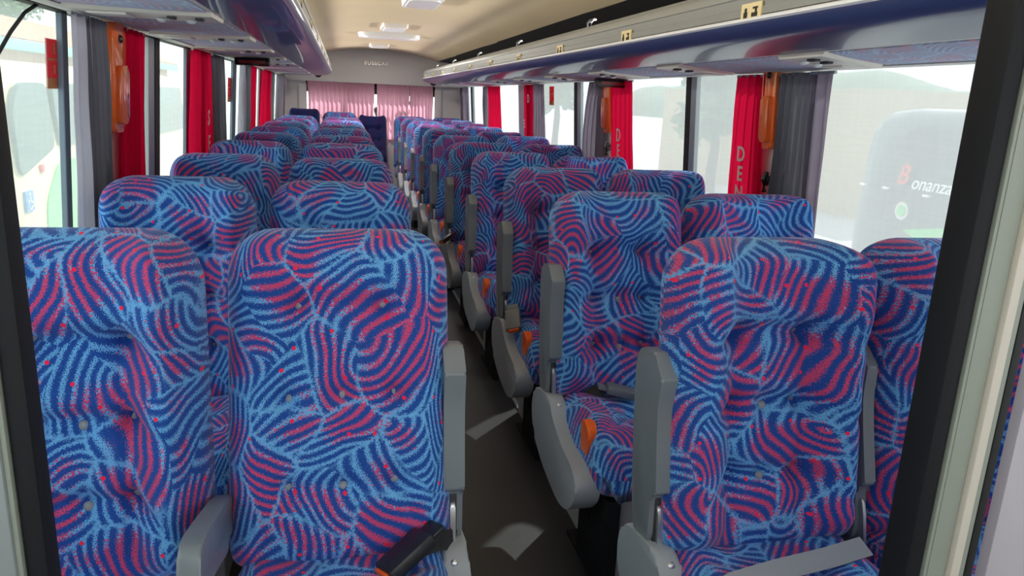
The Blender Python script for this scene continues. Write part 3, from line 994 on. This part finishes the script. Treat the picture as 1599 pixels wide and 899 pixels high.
for k in range(10):
    yr = 1.26 + .9 * k + (.09, .05, .0)[min(k, 2)]
    seat(.898 if k < 2 else .918, yr, Ra[k], 'back_wing', -1, 'right aisle seat, %s row counted from the front, raised grey armrest' % ROWN[k], G_R, near or k < 3)
    seat(1.385 if k < 2 else 1.402, yr, Rw[k], 'back_wing', 0, 'right window seat, %s row counted from the front, blue and red fabric' % ROWN[k], G_R, k < 3, ('up', -1) if k < 2 else None, lever=False, wide=1.02)
G_B = 'seats of the rear bench'
seat(-.50, 10.33, 1.17, 'back_wing', 0, 'dark seat in the rear bench at the left window corner', G_B, lever=False, zoff=.06, dark=True)
seat(-.04, 10.33, 1.14, 'back_flat', 0, 'patterned rear bench seat left of the dark middle seat', G_B, lever=False, zoff=.04)
seat(.395, 10.33, 1.095, 'back_wing', 0, 'dark navy middle seat of the rear bench at the end of the aisle', G_B, lever=False, dark=True, zoff=.03, wide=.98)
seat(.90, 10.33, 1.125, 'back_wing', 0, 'patterned rear bench seat right of the dark middle seat', G_B, lever=False)
seat(1.40, 10.33, 1.125, 'back_wing', 0, 'patterned rear bench seat at the right window corner', G_B, lever=False)

def find(lbl):
    for o in S.objects:
        if o.get('label', '').startswith(lbl): return o
# belts: black buckle on the first left aisle seat
s = find('left aisle seat, first')
b = strap(s, [(.235, -.02, .47), (.20, -.07, .505), (.165, -.10, .515)], .045, (.3, .7, .6), M['belt_black'])
k = inst('buckle', ME['buckle_black'], b, (.125, -.125, .52), (.45, -.25, -1.15), (1.2, 1.1, 1.2)); inst('press_button', ME['buckle_button'], k)
s = find('right aisle seat, first')
strap(s, [(-.20, -.235, .500), (-.16, -.222, .506), (-.05, -.197, .506), (.08, -.175, .506), (.19, -.150, .506), (.222, -.10, .47)], .045, (-.15, 1, .45), M['belt'])
s = find('right aisle seat, second')
b = strap(s, [(-.22, -.03, .46), (-.15, -.065, .492), (-.08, -.085, .497)], .04, (0, .5, .8), M['belt_black'])
inst('buckle', ME['buckle_grey'], b, (-.03, -.10, .503), (.2, 0, 1.35), (1, 1, 1))
s = find('right aisle seat, third')
b = strap(s, [(-.215, .0, .48), (-.225, -.05, .515), (-.23, -.09, .52)], .04, (1, 0, .3), M['belt_black'])
k = inst('buckle', ME['buckle_grey'], b, (-.225, -.14, .505), (.7, -.3, -.35), (1.1, 1, 1.2)); inst('press_button', ME['buckle_button'], k)
s = find('right aisle seat, fifth')
b = strap(s, [(-.215, .0, .48), (-.225, -.05, .515), (-.24, -.09, .52)], .04, (1, 0, .3), M['belt_black'])
k = inst('buckle', ME['buckle_black'], b, (-.26, -.13, .515), (.5, -.3, -1.2)); inst('press_button', ME['buckle_button'], k)

# ------------------------------------------------------------------ curtains
def curtain(side, top, bot, ztop, zbot, folds, m, label, off=.045, amp=.016, waist=None, edge=None, name='curtain', group=None, seed=0):
    """top/bot = (y0,y1). pleated sheet hanging along the window"""
    nu, nz = folds * 10, 24
    verts = []; faces = []
    kk = .925 if side < 0 else .975
    top = (top[0] * kk, top[1] * kk); bot = (bot[0] * kk, bot[1] * kk)
    ztop = 1.578 if side < 0 else 1.544
    amp *= 1.25
    yc = (top[0] + top[1]) / 2
    rnd = random.Random(seed + int(top[0] * 1000))
    phs = [rnd.uniform(-.5, .5) for _ in range(folds + 2)]
    for j in range(nz + 1):
        t = j / nz
        z = ztop + (zbot - ztop) * t
        a = top[0] + (bot[0] - top[0]) * t; b = top[1] + (bot[1] - top[1]) * t
        if waist:
            q = math.sin(PI * min(1, t * 1.25)) ; c = (a + b) / 2
            a += waist[0] * q; b += waist[1] * q
        for i in range(nu + 1):
            s_ = i / nu
            ph = phs[int(s_ * folds)] * .4
            f = math.sin(2 * PI * s_ * folds + ph + .6 * math.sin(t * 3 + i * .05)) 
            y = a + (b - a) * s_ + .25 * (b - a) / folds * math.sin(4 * PI * s_ * folds) * .35
            d = off + amp * f * (.75 + .5 * t) + .006 * noise.noise((y * 6, z * 4, seed))
            verts.append((wx(side, z) - side * d, y, z))
    n1 = nu + 1
    for j in range(nz):
        for i in range(nu):
            q = j * n1 + i; faces.append((q, q + 1, q + n1 + 1, q + n1))
    root = empty(name, (wx(side, 1.2), yc, zbot), 0, label, 'curtain', group)
    ox, oy, oz = root.location
    o = obj('drape', [(x - ox, y - oy, z - oz) for x, y, z in verts], faces, m, root)
    # rail runner along the head
    bm = B()
    tube(bm, [(wx(side, ztop) - side * off - ox, top[0] - oy - .01, ztop - oz - .004), (wx(side, ztop) - side * off - ox, top[1] - oy + .01, ztop - oz - .004)], .006, 6)
    bm_obj('curtain_rail', bm, M['alu'], root)
    return root
def letters(root, side, items, size):
    for ch, y, z, rot, mir in items:
        y *= .925 if side < 0 else .975
        x = wx(side, z) - side * .078
        right = Vector((0, -side, 0)); up = Vector((-side * .065, 0, 1))
        mw = Matrix.Rotation(rot, 4, 'Z')
        if mir: mw = Matrix.Scale(-1, 4, (1, 0, 0)) @ mw
        loc = Vector((x, y, z)) - root.location
        text_mesh('letter', ch, size, M['letter'], root, 0.0008, 0, .0018, basis(right, up, loc) @ mw)

ZC = 1.585; ZB = .62
# left side
c = curtain(-1, (2.47, 2.62), (2.46, 2.70), ZC, ZB, 2, M['lav_cloth'], 'pale lavender edge curtain hanging at the front left window', off=.055, amp=.012, seed=1)
c = curtain(-1, (2.60, 2.84), (2.68, 2.82), ZC, ZB, 5, M['grey_cloth'], 'dark grey pleated curtain beside the front left window', amp=.018, seed=2, waist=(0, .01))
c = curtain(-1, (3.02, 3.33), (3.00, 3.33), ZC, ZB, 4, M['red_cloth'], 'first red curtain on the left, beside the orange pillar cover', amp=.016, seed=3)
letters(c, -1, [('E', 3.15, 1.02, 0, False)], .10)
c = curtain(-1, (4.36, 4.88), (4.26, 5.16), ZC, ZB, 5, M['red_cloth'], 'red left curtain printed with a white letter S', amp=.02, seed=4)
letters(c, -1, [('S', 4.67, 1.235, 0, False), ('E', 4.70, 1.10, 0, False)], .115)
c = curtain(-1, (4.97, 5.40), (5.18, 5.66), ZC, ZB, 5, M['grey_cloth'], 'dark grey left curtain just behind the red one with letter S', amp=.02, seed=5)
c = curtain(-1, (6.16, 6.44), (6.10, 6.70), ZC, ZB, 3, M['lav_cloth'], 'pale lavender left curtain behind the grey one, mid coach', amp=.015, off=.06, seed=6)
c = curtain(-1, (6.50, 6.92), (6.72, 6.95), ZC, ZB, 4, M['grey_cloth'], 'narrow dark grey left curtain between lavender and deep red curtains', amp=.018, seed=7)
c = curtain(-1, (6.93, 7.32), (6.96, 7.32), ZC, ZB, 4, M['red_cloth'], 'narrow deep red left curtain in the middle of the coach', amp=.018, seed=8)
c = curtain(-1, (8.05, 8.84), (7.95, 8.80), ZC, ZB, 5, M['red_cloth'], 'bright red left curtain nearest the rear', amp=.022, seed=9)
c = curtain(-1, (8.88, 9.15), (8.90, 9.30), ZC, ZB, 3, M['grey_cloth'], 'dark grey left curtain next to the rearmost red one', amp=.018, seed=10)
c = curtain(-1, (9.95, 10.95), (9.85, 10.85), ZC, ZB, 6, M['mauve_cloth'], 'lavender grey curtain in the left rear corner', amp=.025, seed=11)
# right side
c = curtain(1, (2.34, 2.46), (2.37, 2.47), ZC, ZB, 2, M['mauve_cloth'], 'mauve leading edge of the front right curtain', amp=.012, off=.06, seed=21)
c = curtain(1, (2.44, 2.69), (2.45, 2.76), ZC, ZB, 6, M['grey_cloth'], 'grey pleated curtain beside the front right window', amp=.018, seed=22)
c = curtain(1, (2.77, 3.01), (2.77, 3.10), ZC, ZB, 4, M['red_cloth'], 'first red curtain on the right, beside the grey pleated one', amp=.014, seed=23)
letters(c, 1, [('D', 2.90, 1.225, 0, False), ('E', 2.90, 1.145, 0, False), ('N', 2.90, 1.065, 0, False)], .085)
c = curtain(1, (4.25, 4.60), (4.16, 4.62), ZC, ZB, 5, M['red_cloth'], 'second red curtain on the right with white letters D E N', amp=.016, seed=24)
letters(c, 1, [('D', 4.38, 1.225, 0, False), ('E', 4.375, 1.135, 0, False), ('N', 4.37, 1.045, 0, False)], .105)
c = curtain(1, (4.73, 5.02), (4.74, 5.14), ZC, ZB, 5, M['mauve_cloth'], 'mauve grey right curtain just behind the second red one', amp=.02, seed=25, waist=(0, .12))
c = curtain(1, (6.28, 6.62), (6.25, 6.62), ZC, ZB, 4, M['mauve_cloth'], 'mauve grey right curtain in front of the third red one', amp=.02, seed=26)
c = curtain(1, (6.64, 6.97), (6.62, 6.97), ZC, ZB, 4, M['red_cloth'], 'third red curtain on the right', amp=.02, seed=27)
letters(c, 1, [('D', 6.70, 1.42, 0, False), ('E', 6.86, 1.20, 0, False)], .10)
c = curtain(1, (8.12, 8.80), (8.08, 8.80), ZC, ZB, 5, M['red_cloth'], 'last red curtain on the right towards the rear', amp=.022, seed=28)
c = curtain(1, (8.84, 9.12), (8.82, 9.20), ZC, ZB, 3, M['mauve_cloth'], 'narrow mauve right curtain behind the last red one', amp=.018, seed=29)
c = curtain(1, (10.35, 10.98), (10.35, 10.90), ZC, ZB, 5, M['mauve_cloth'], 'mauve curtain in the right rear corner', amp=.022, seed=30)

# rear curtains: two pleated sheets with a slit of daylight between them
def rear_curtain(x0, x1, folds, label, seed):
    nu, nz = folds * 9, 22
    zt, zb = 1.56, .78
    root = empty('curtain', ((x0 + x1) / 2, 10.97, zb), 0, label, 'curtain', None)
    ox, oy, oz = root.location
    v = []; f = []
    for j in range(nz + 1):
        t = j / nz; z = zt + (zb - zt) * t
        for i in range(nu + 1):
            s_ = i / nu
            fo = math.sin(2 * PI * folds * s_ + 1.3 * noise.noise((s_ * 5, seed, 0)) + .3 * t)
            x = x0 + (x1 - x0) * s_ + .012 * noise.noise((s_ * 8, z * 3, seed))
            y = 11.0 - .012 - .020 * fo * (.6 + .4 * t) - .012 * noise.noise((x * 5, z * 4, seed))
            v.append((x - ox, y - oy, z - oz))
    n1 = nu + 1
    for j in range(nz):
        for i in range(nu): q = j * n1 + i; f.append((q, q + 1, q + n1 + 1, q + n1))
    obj('drape', v, f, M['pink_cloth'], root)
    bm = B(); tube(bm, [(x0 - ox, .02, zt - oz - .01), (x1 - ox, .02, zt - oz - .01)], .008, 8); bm_obj('curtain_rail', bm, M['alu'], root)
rear_curtain(-.47, .43, 15, 'left pink and grey rear window curtain above the bench', 1.7)
rear_curtain(.475, .93, 7, 'middle pink and grey rear curtain right of the bright slit', 4.1)
rear_curtain(.935, 1.265, 6, 'right pink and grey rear curtain beside the white corner panel', 6.3)

# orange covers on the window pillars
def pillar_cover(side, y0, y1, z0, z1, label):
    yc = (y0 + y1) / 2
    root = empty('pillar_cover', (wx(side, z0), yc, z0), 0, label, 'pillar cover', 'orange pillar covers')
    h = z1 - z0; wd = (y1 - y0)
    bm = B()
    p = round_poly([(-wd / 2, 0), (wd / 2, 0), (wd / 2, h), (-wd / 2, h)], wd * .3, 6)
    prism(bm, p, 'x', 0, -side * .045, .014, 3)
    for v in bm.verts: v.co.x -= side * (.012 + v.co.z * .065) 
    bm_obj('cover_shell', bm, M['orange_gloss'], root)
    bm = B(); p = round_poly([(-wd * .28, h * .08), (wd * .28, h * .08), (wd * .28, h * .62), (-wd * .28, h * .62)], wd * .15, 5)
    prism(bm, p, 'x', -side * .040, -side * .062, .008, 3)
    for v in bm.verts: v.co.x -= side * (.012 + v.co.z * .065)
    bm_obj('cover_pad', bm, M['orange_gloss'], root)
    bm = B(); dome_knob(bm, (-side * (.058 + h * .06), 0, h * .86), (-side, 0, 0), .014, .008); bm_obj('screw', bm, M['black_plastic'], root)
pillar_cover(-1, 2.65, 2.82, 1.24, 1.585, 'glossy orange cover between the grey and red left curtains')
pillar_cover(1, 2.63, 2.73, 1.26, 1.585, 'glossy orange cover between the grey and red right curtains at the front')
pillar_cover(1, 4.50, 4.63, 1.23, 1.575, 'glossy orange cover beside the second red right curtain')
def dark_knob(side, y, z, label):
    root = empty('coat_hook', (wx(side, z) - side * .01, y, z), 0, label, 'hook')
    bm = B(); tube(bm, [(0, 0, 0), (-side * .03, 0, -.01)], .018, 12); bm_obj('hook_base', bm, M['black_plastic'], root)
    bm = B(); tube(bm, [(-side * .028, 0, .03), (-side * .035, 0, 0), (-side * .030, 0, -.05)], [.010, .014, .010], 10); bm_obj('hook_knob', bm, M['black_plastic'], root)
dark_knob(1, 2.69, 1.14, 'black coat hook low on the pillar beside the grey right curtain')
dark_knob(1, 4.57, 1.14, 'black coat hook low on the pillar beside the second red right curtain')

def sticker(side, y0, y1, z0, z1, label):
    zc = (z0 + z1) / 2
    root = empty('safety_sticker', (wx(side, zc) + side * .028, (y0 + y1) / 2, z0), 0, label, 'sticker', 'red stickers on the window glass')
    h = z1 - z0; hw = (y1 - y0) / 2; t = -side * .002
    def plate(n, a, b, c, d, m, x0, par=root):
        bm = B(); box(bm, min(x0, x0 + t), max(x0, x0 + t), a, b, c, d)
        for v in bm.verts: v.co.x -= side * (v.co.z * .065 - .01)
        return bm_obj(n, bm, m, par, smooth=False)
    p = plate('sticker_sheet', -hw, hw, 0, h, M['sticker'], 0)
    plate('text_strip', -hw, hw, 0, h * .22, M['sticker_y'], t, root)
    plate('emblem', hw * -.1, hw * .2, h * .70, h * .92, M['sticker_y'], t, root)
    plate('emblem', hw * -.1, hw * .2, h * .30, h * .48, M['sticker_y'], t, root)
    plate('emblem', -hw * .75, hw * .6, h * .56, h * .62, M['sticker_y'], t, root)
sticker(-1, 2.36, 2.47, 1.375, 1.51, 'red and yellow safety sticker on the front left window')
sticker(-1, 5.78, 5.92, 1.30, 1.47, 'small red safety sticker on the mid left window')
sticker(1, 6.08, 6.22, 1.38, 1.53, 'small red and yellow sticker on a right window, mid coach')

# ------------------------------------------------------------------ partition posts near the camera
def post(name, parts, label, y=.75, z1=2.0):
    x0 = parts[0][0]
    root = empty(name, (x0, y, 0), 0, label, 'post')
    for n, a, b, ya, yb, m, bv in [(p[2], p[0], p[1], p[3], p[4], p[5], p[6]) for p in parts]:
        bm = B(); box(bm, a - x0, b - x0, ya, yb, 0, z1, bv); bm_obj(n, bm, M[m], root)
    return root
pr = post('partition_post', [(.752, .779, 'black_section', 0, .05, 'black', .006), (.779, .784, 'edge_bead', -.003, .03, 'alu_green', .001), (.784, .815, 'painted_section', -.004, .04, 'alu_green', .003),
      (.815, .831, 'cream_section', -.012, .03, 'cream_strip', .004), (.831, .852, 'channel', 0.0, .03, 'alu_green', .004), (.852, .866, 'rubber_seal', .0, .03, 'rubber', .003)],
     'black and pale partition post in the right foreground')
pl = post('partition_post', [(-.322, -.301, 'black_section', 0, .035, 'black', .005), (-.327, -.322, 'edge_bead', -.004, .02, 'alu_green', .001), (-.40, -.327, 'painted_section', -.008, .02, 'alu', .003)],
     'black and grey partition post in the left foreground', z1=1.47)

root = empty('partition_panel', (1.3, .82, 0), 0, 'pale lavender panel beside the post at the lower right edge', 'panel')
bm = B(); prism(bm, [(-.328, 0.0), (.36, 0.0), (.36, 1.20), (-.328, 1.20)], 'y', 0, .02, .003); bm_obj('board', bm, M['lavender'], root)
bm = B(); box(bm, -.335, .37, -.005, .025, 1.20, 1.22, .004); bm_obj('board_cap', bm, M['alu'], root)

# black curved seal on the front left glass
root = empty('wiper_cable', (-.79, 1.9, 1.5), 0, 'thin black curved cable against the front left window', 'cable')
bm = B()
pts = [(1.85, 1.34), (1.91, 1.40), (1.975, 1.45), (2.06, 1.505), (2.157, 1.557), (2.242, 1.585)]
tube(bm, [(-.765 + .79, y - 1.9, z - 1.5) for y, z in pts], .0045, 8); bm_obj('cable_run', bm, M['rubber'], root)

# ------------------------------------------------------------------ outside
bm = B(); box(bm, -60, 90, -30, 120, -1.3, -1.2); struct(bm_obj('ground', bm, M['asphalt'], smooth=False))

def ring_body(bm, sections):
    prev = None
    for sec in sections:
        ring = [bm.verts.new(p) for p in sec]
        if prev:
            n = len(ring)
            for k in range(n): bm.faces.new((prev[k], prev[(k + 1) % n], ring[(k + 1) % n], ring[k]))
        else: bm.faces.new(ring[::-1])
        prev = ring
    bm.faces.new(prev)

def vehicle(name, x_near, width, ya, yb, zr, zfloor, m, label, front_at_a=True, r=.28, sidesign=-1):
    """a rounded coach body; near side faces our coach. sidesign -1: it stands to the left"""
    root = empty(name, (x_near + sidesign * width / 2, (ya + yb) / 2, -1.2), 0, label, 'coach')
    ox, oy, oz = root.location
    bm = B()
    L = yb - ya
    secs = []
    for t in [0, .006, .02, .045, .08, .15, .5, .85, .93, .965, .985, .996, 1]:
        y = ya + L * t
        e = min(t, 1 - t) * L
        k = min(1, e / .55); k = math.sqrt(max(0, 1 - (1 - k) ** 2))
        hw = width / 2 * (.80 + .20 * k); zt = zr - (1 - k) * .34; zb_ = zfloor + (1 - k) * .12
        sec = round_poly([(-hw, zb_), (hw, zb_), (hw * 1.0, zb_ + 1.2), (hw * .94, zt), (-hw * .94, zt), (-hw * 1.0, zb_ + 1.2)], [.1, .1, .1, r, r, .1], 5)
        secs.append([(px, y - oy, pz - oz) for px, pz in sec])
    ring_body(bm, secs)
    bm_obj('body', bm, m, root, angle=50)
    return root

def on_side(root, x, name, pts, m, t=.02, par=None, fn=None, rr=None):
    """flat shape on the near flank, pts in world (y, z)"""
    ox, oy, oz = root.location
    p = [(a - oy, b - oz) for a, b in (round_poly(pts, rr, 5) if rr else pts)]
    bm = B(); prism(bm, p, 'x', x - ox - t, x - ox + t, 0)
    if fn:
        for v in bm.verts: v.co = fn(v.co)
    return bm_obj(name, bm, m, par or root, smooth=False)

lc = vehicle('parked_coach', -3.2, 2.4, 8.05, 17.0, 1.58, -.9, M['coach_cream'], 'cream coach with green sweep parked outside the left windows', sidesign=-1)
xs = -3.205
on_side(lc, xs, 'front_side_window', [(8.45, .42), (9.45, .66), (9.34, 1.36), (8.62, 1.36), (8.40, 1.1)], M['coach_window'], rr=.12)
on_side(lc, xs, 'side_window', [(9.62, .66), (12.0, .66), (12.0, 1.36), (9.52, 1.36)], M['coach_window'], rr=.10)
on_side(lc, xs, 'side_window', [(12.15, .60), (14.2, .60), (14.2, 1.36), (12.15, 1.36)], M['coach_window'], rr=.10)
on_side(lc, xs, 'side_window', [(14.35, .55), (16.55, .55), (16.70, .75), (16.50, 1.36), (14.35, 1.36)], M['coach_window'], rr=.14)
on_side(lc, xs, 'green_sweep', [(8.95, -.6), (9.05, .10), (9.5, .48), (10.2, .50), (10.6, -.6)], M['coach_green'], rr=.15)
on_side(lc, xs, 'green_sweep', [(16.3, -.6), (16.5, .0), (16.8, .1), (16.8, -.6)], M['coach_green'], rr=.05)
sg = on_side(lc, xs, 'access_sign', [(8.48, .06), (8.68, .06), (8.68, .27), (8.48, .27)], M['blue_sign'], .022)
ox, oy, oz = lc.location
bm = B()
dome_knob(bm, (xs + .023 - ox, 8.59 - oy, .235 - oz), (1, 0, 0), .016, .004, 8)
tube(bm, [(xs + .024 - ox, 8.585 - oy, .21 - oz), (xs + .024 - ox, 8.59 - oy, .15 - oz), (xs + .024 - ox, 8.63 - oy, .15 - oz), (xs + .024 - ox, 8.645 - oy, .10 - oz)], .009, 6)
tube(bm, [(xs + .024 - ox, 8.575 + .05 * math.cos(q) - oy, .13 + .05 * math.sin(q) - oz) for q in [1.9 + i * .45 for i in range(10)]], .006, 6)
bm_obj('wheelchair_symbol', bm, M['text_white'], sg)
on_side(lc, xs, 'red_marker', [(8.98, .42), (9.06, .42), (9.06, .50), (8.98, .50)], M['text_red'], .022)
text_mesh('route_letters', 'CIRCULAR', .10, M['text_white'], lc, .003, 0, .002, basis((0, 1, 0), (0, 0, 1), (xs + .025 - ox, 9.1 - oy, 1.20 - oz))) if False else None
for yw in (10.9, 15.2):
    bm = B(); tube(bm, [(xs - .22 - ox, yw - oy, -.72 - oz), (xs + .02 - ox, yw - oy, -.72 - oz)], .48, 24); wv = bm_obj('wheel', bm, M['rubber'], lc)
    bm = B(); tube(bm, [(xs + .02 - ox, yw - oy, -.72 - oz), (xs + .04 - ox, yw - oy, -.72 - oz)], .25, 20); bm_obj('hub', bm, M['steel'], wv)

rc = vehicle('parked_coach', 6.0, 2.5, -1.5, 7.95, 1.52, -.9, M['coach_dark'], 'dark coach with white and red script outside the front right window', sidesign=1)
ox, oy, oz = rc.location
xs = 5.995
on_side(rc, xs, 'side_window', [(1.0, .98), (7.0, .98), (7.25, 1.1), (6.95, 1.33), (1.0, 1.33)], M['coach_glass'], rr=.1)
text_mesh('script_initial', 'B', .30, M['text_red'], rc, .004, .3, .004, basis((0, -1, 0), (0, 0, 1), (xs - .025 - ox, 7.03 - oy, .80 - oz)))
text_mesh('script_letters', 'onanza', .20, M['text_white'], rc, .004, .3, .001, basis((0, -1, 0), (0, 0, 1), (xs - .025 - ox, 6.60 - oy, .735 - oz)))
for y_, z_ in ((7.66, .62), (7.28, .62), (6.66, .61)):
    on_side(rc, xs, 'side_marker', [(y_ - .04, z_), (y_ + .04, z_), (y_ + .04, z_ + .025), (y_ - .04, z_ + .025)], M['text_white'], .022)
bm = B(); tube(bm, [(xs - .03 - ox, 6.95 - oy, .42 - oz), (xs + .02 - ox, 6.95 - oy, .42 - oz)], .10, 20); el = bm_obj('round_lamp', bm, M['steel'], rc)
bm = B(); tube(bm, [(xs - .04 - ox, 6.95 - oy, .42 - oz), (xs - .02 - ox, 6.95 - oy, .42 - oz)], .06, 18); bm_obj('lamp_lens', bm, M['coach_green'], el)
on_side(rc, xs, 'green_sweep', [(5.2, -.4), (6.9, .22), (6.5, .30), (5.2, .55)], M['coach_green'])
for yw in (5.6, .6):
    bm = B(); tube(bm, [(xs - .02 - ox, yw - oy, -.72 - oz), (xs + .24 - ox, yw - oy, -.72 - oz)], .48, 24); wv = bm_obj('wheel', bm, M['rubber'], rc)
    bm = B(); tube(bm, [(xs - .04 - ox, yw - oy, -.72 - oz), (xs - .02 - ox, yw - oy, -.72 - oz)], .25, 20); bm_obj('hub', bm, M['steel'], wv)

# building behind the cream coach: pink brick wall, green fascia, tiled roof
def house(name, x, ya, yb, zw, zr, label, sgn, wall_m, roof=True):
    root = empty(name, (x + sgn * 4, (ya + yb) / 2, -1.2), 0, label, 'building')
    oy = root.location.y
    x0 = -sgn * 4
    bm = B(); box(bm, min(x0, x0 + sgn * 8), max(x0, x0 + sgn * 8), ya - oy, yb - oy, 0, zw + 1.2); bm_obj('wall', bm, wall_m, root, smooth=False)
    if roof:
        bm = B(); box(bm, min(x0 - sgn * .5, x0 - sgn * .35), max(x0 - sgn * .5, x0 - sgn * .35), ya - oy - .4, yb - oy + .4, zw + .95, zw + 1.25, .02); bm_obj('fascia', bm, M['green_band'], root)
        # pantiles: a corrugated slope
        n = int((yb - ya + .8) * 5) * 4; rows = 14
        v = []; f = []
        for j in range(rows + 1):
            t = j / rows
            for i in range(n + 1):
                y = ya - .4 + (yb - ya + .8) * i / n
                v.append((x0 - sgn * .5 + sgn * 4.5 * t, y - oy, zw + 1.25 + (zr - zw) * t + .05 * abs(math.sin(PI * i / 4)) + (.04 * ((j % 2)))))
        for j in range(rows):
            for i in range(n):
                q = j * (n + 1) + i; f.append((q, q + 1, q + n + 2, q + n + 1))
        nb = len(v)
        obj('roof', v, f, M['tile'], root, smooth=False)
    return root
house('brick_building', -9.5, 8, 46, 2.42, 3.75, 'pink brick building with green fascia and tiled roof beyond the cream coach', -1, M['brick'])
house('ochre_building', 13.0, 24.3, 29.5, 2.15, 3, 'pale ochre building outside the right windows', 1, M['ochre_wall'], False)
house('ochre_shed', 13.0, 16.6, 20.0, 2.1, 3, 'small ochre shed behind the dark coach', 1, M['ochre_wall'], False)

def tree(x, y, h, rad, label, seed):
    rnd = random.Random(seed)
    root = empty('tree', (x, y, -1.2), 0, label, 'tree', 'trees outside the windows')
    bm = B(); tube(bm, [(0, 0, 0), (.1, .05, h * .35), (0, .1, h * .7)], [.22, .16, .08], 8); bm_obj('trunk', bm, M['bark'], root)
    v = []; f = []
    blobs = [(Vector((rnd.uniform(-.6, .6) * rad, rnd.uniform(-.6, .6) * rad, h * .68 + rnd.uniform(-.25, .35) * h)), rad * rnd.uniform(.4, .6)) for _ in range(9)]
    for _ in range(2600):
        c, r = rnd.choice(blobs)
        d = Vector((rnd.gauss(0, 1), rnd.gauss(0, 1), rnd.gauss(0, 1))).normalized() * r * rnd.uniform(.6, 1.05)
        p = c + d; a = Vector((rnd.gauss(0, 1), rnd.gauss(0, 1), rnd.gauss(0, 1))).normalized() * .15
        b = a.cross(Vector((rnd.gauss(0, 1), rnd.gauss(0, 1), rnd.gauss(0, 1)))).normalized() * .10
        k = len(v); v += [p - a, p + b, p + a, p - b]; f.append((k, k + 1, k + 2, k + 3))
    obj('foliage', v, f, M['leaf'], root, smooth=False)
tree(-20.5, 50, 8.2, 2.6, 'green leafy tree above the roof at the far left', 3)
tree(-22.5, 60, 8.4, 2.8, 'second leafy tree behind the tiled roof', 5)
tree(10.2, 36, 5.6, 1.5, 'leafy tree beside the pale building seen through right windows', 8)
tree(11.6, 22.2, 4.4, 1.3, 'leafy tree between the dark coach and the ochre building', 13)

# distant hill on the right
def hill():
    v = []; f = []; n = 90; m_ = 10
    for j in range(m_ + 1):
        t = j / m_
        for i in range(n + 1):
            y = 70 + 150 * i / n
            top = 4.6 + 1.2 * sstep(y, 80, 98) + 3.6 * sstep(y, 100, 117) - 2.0 * sstep(y, 125, 190) + .45 * noise.noise((y * .12, 2, 0)) + .35 * noise.noise((y * .4, 5, 0))
            v.append((80 + 24 * t, y, -1.2 + (top + 1.2) * math.sin(t * PI) ** .7))
    for j in range(m_):
        for i in range(n): q = j * (n + 1) + i; f.append((q, q + 1, q + n + 2, q + n + 1))
    o = obj('hill', v, f, M['hill']); tag(o, 'hazy green hillside on the horizon outside the right windows', 'hill')
hill()
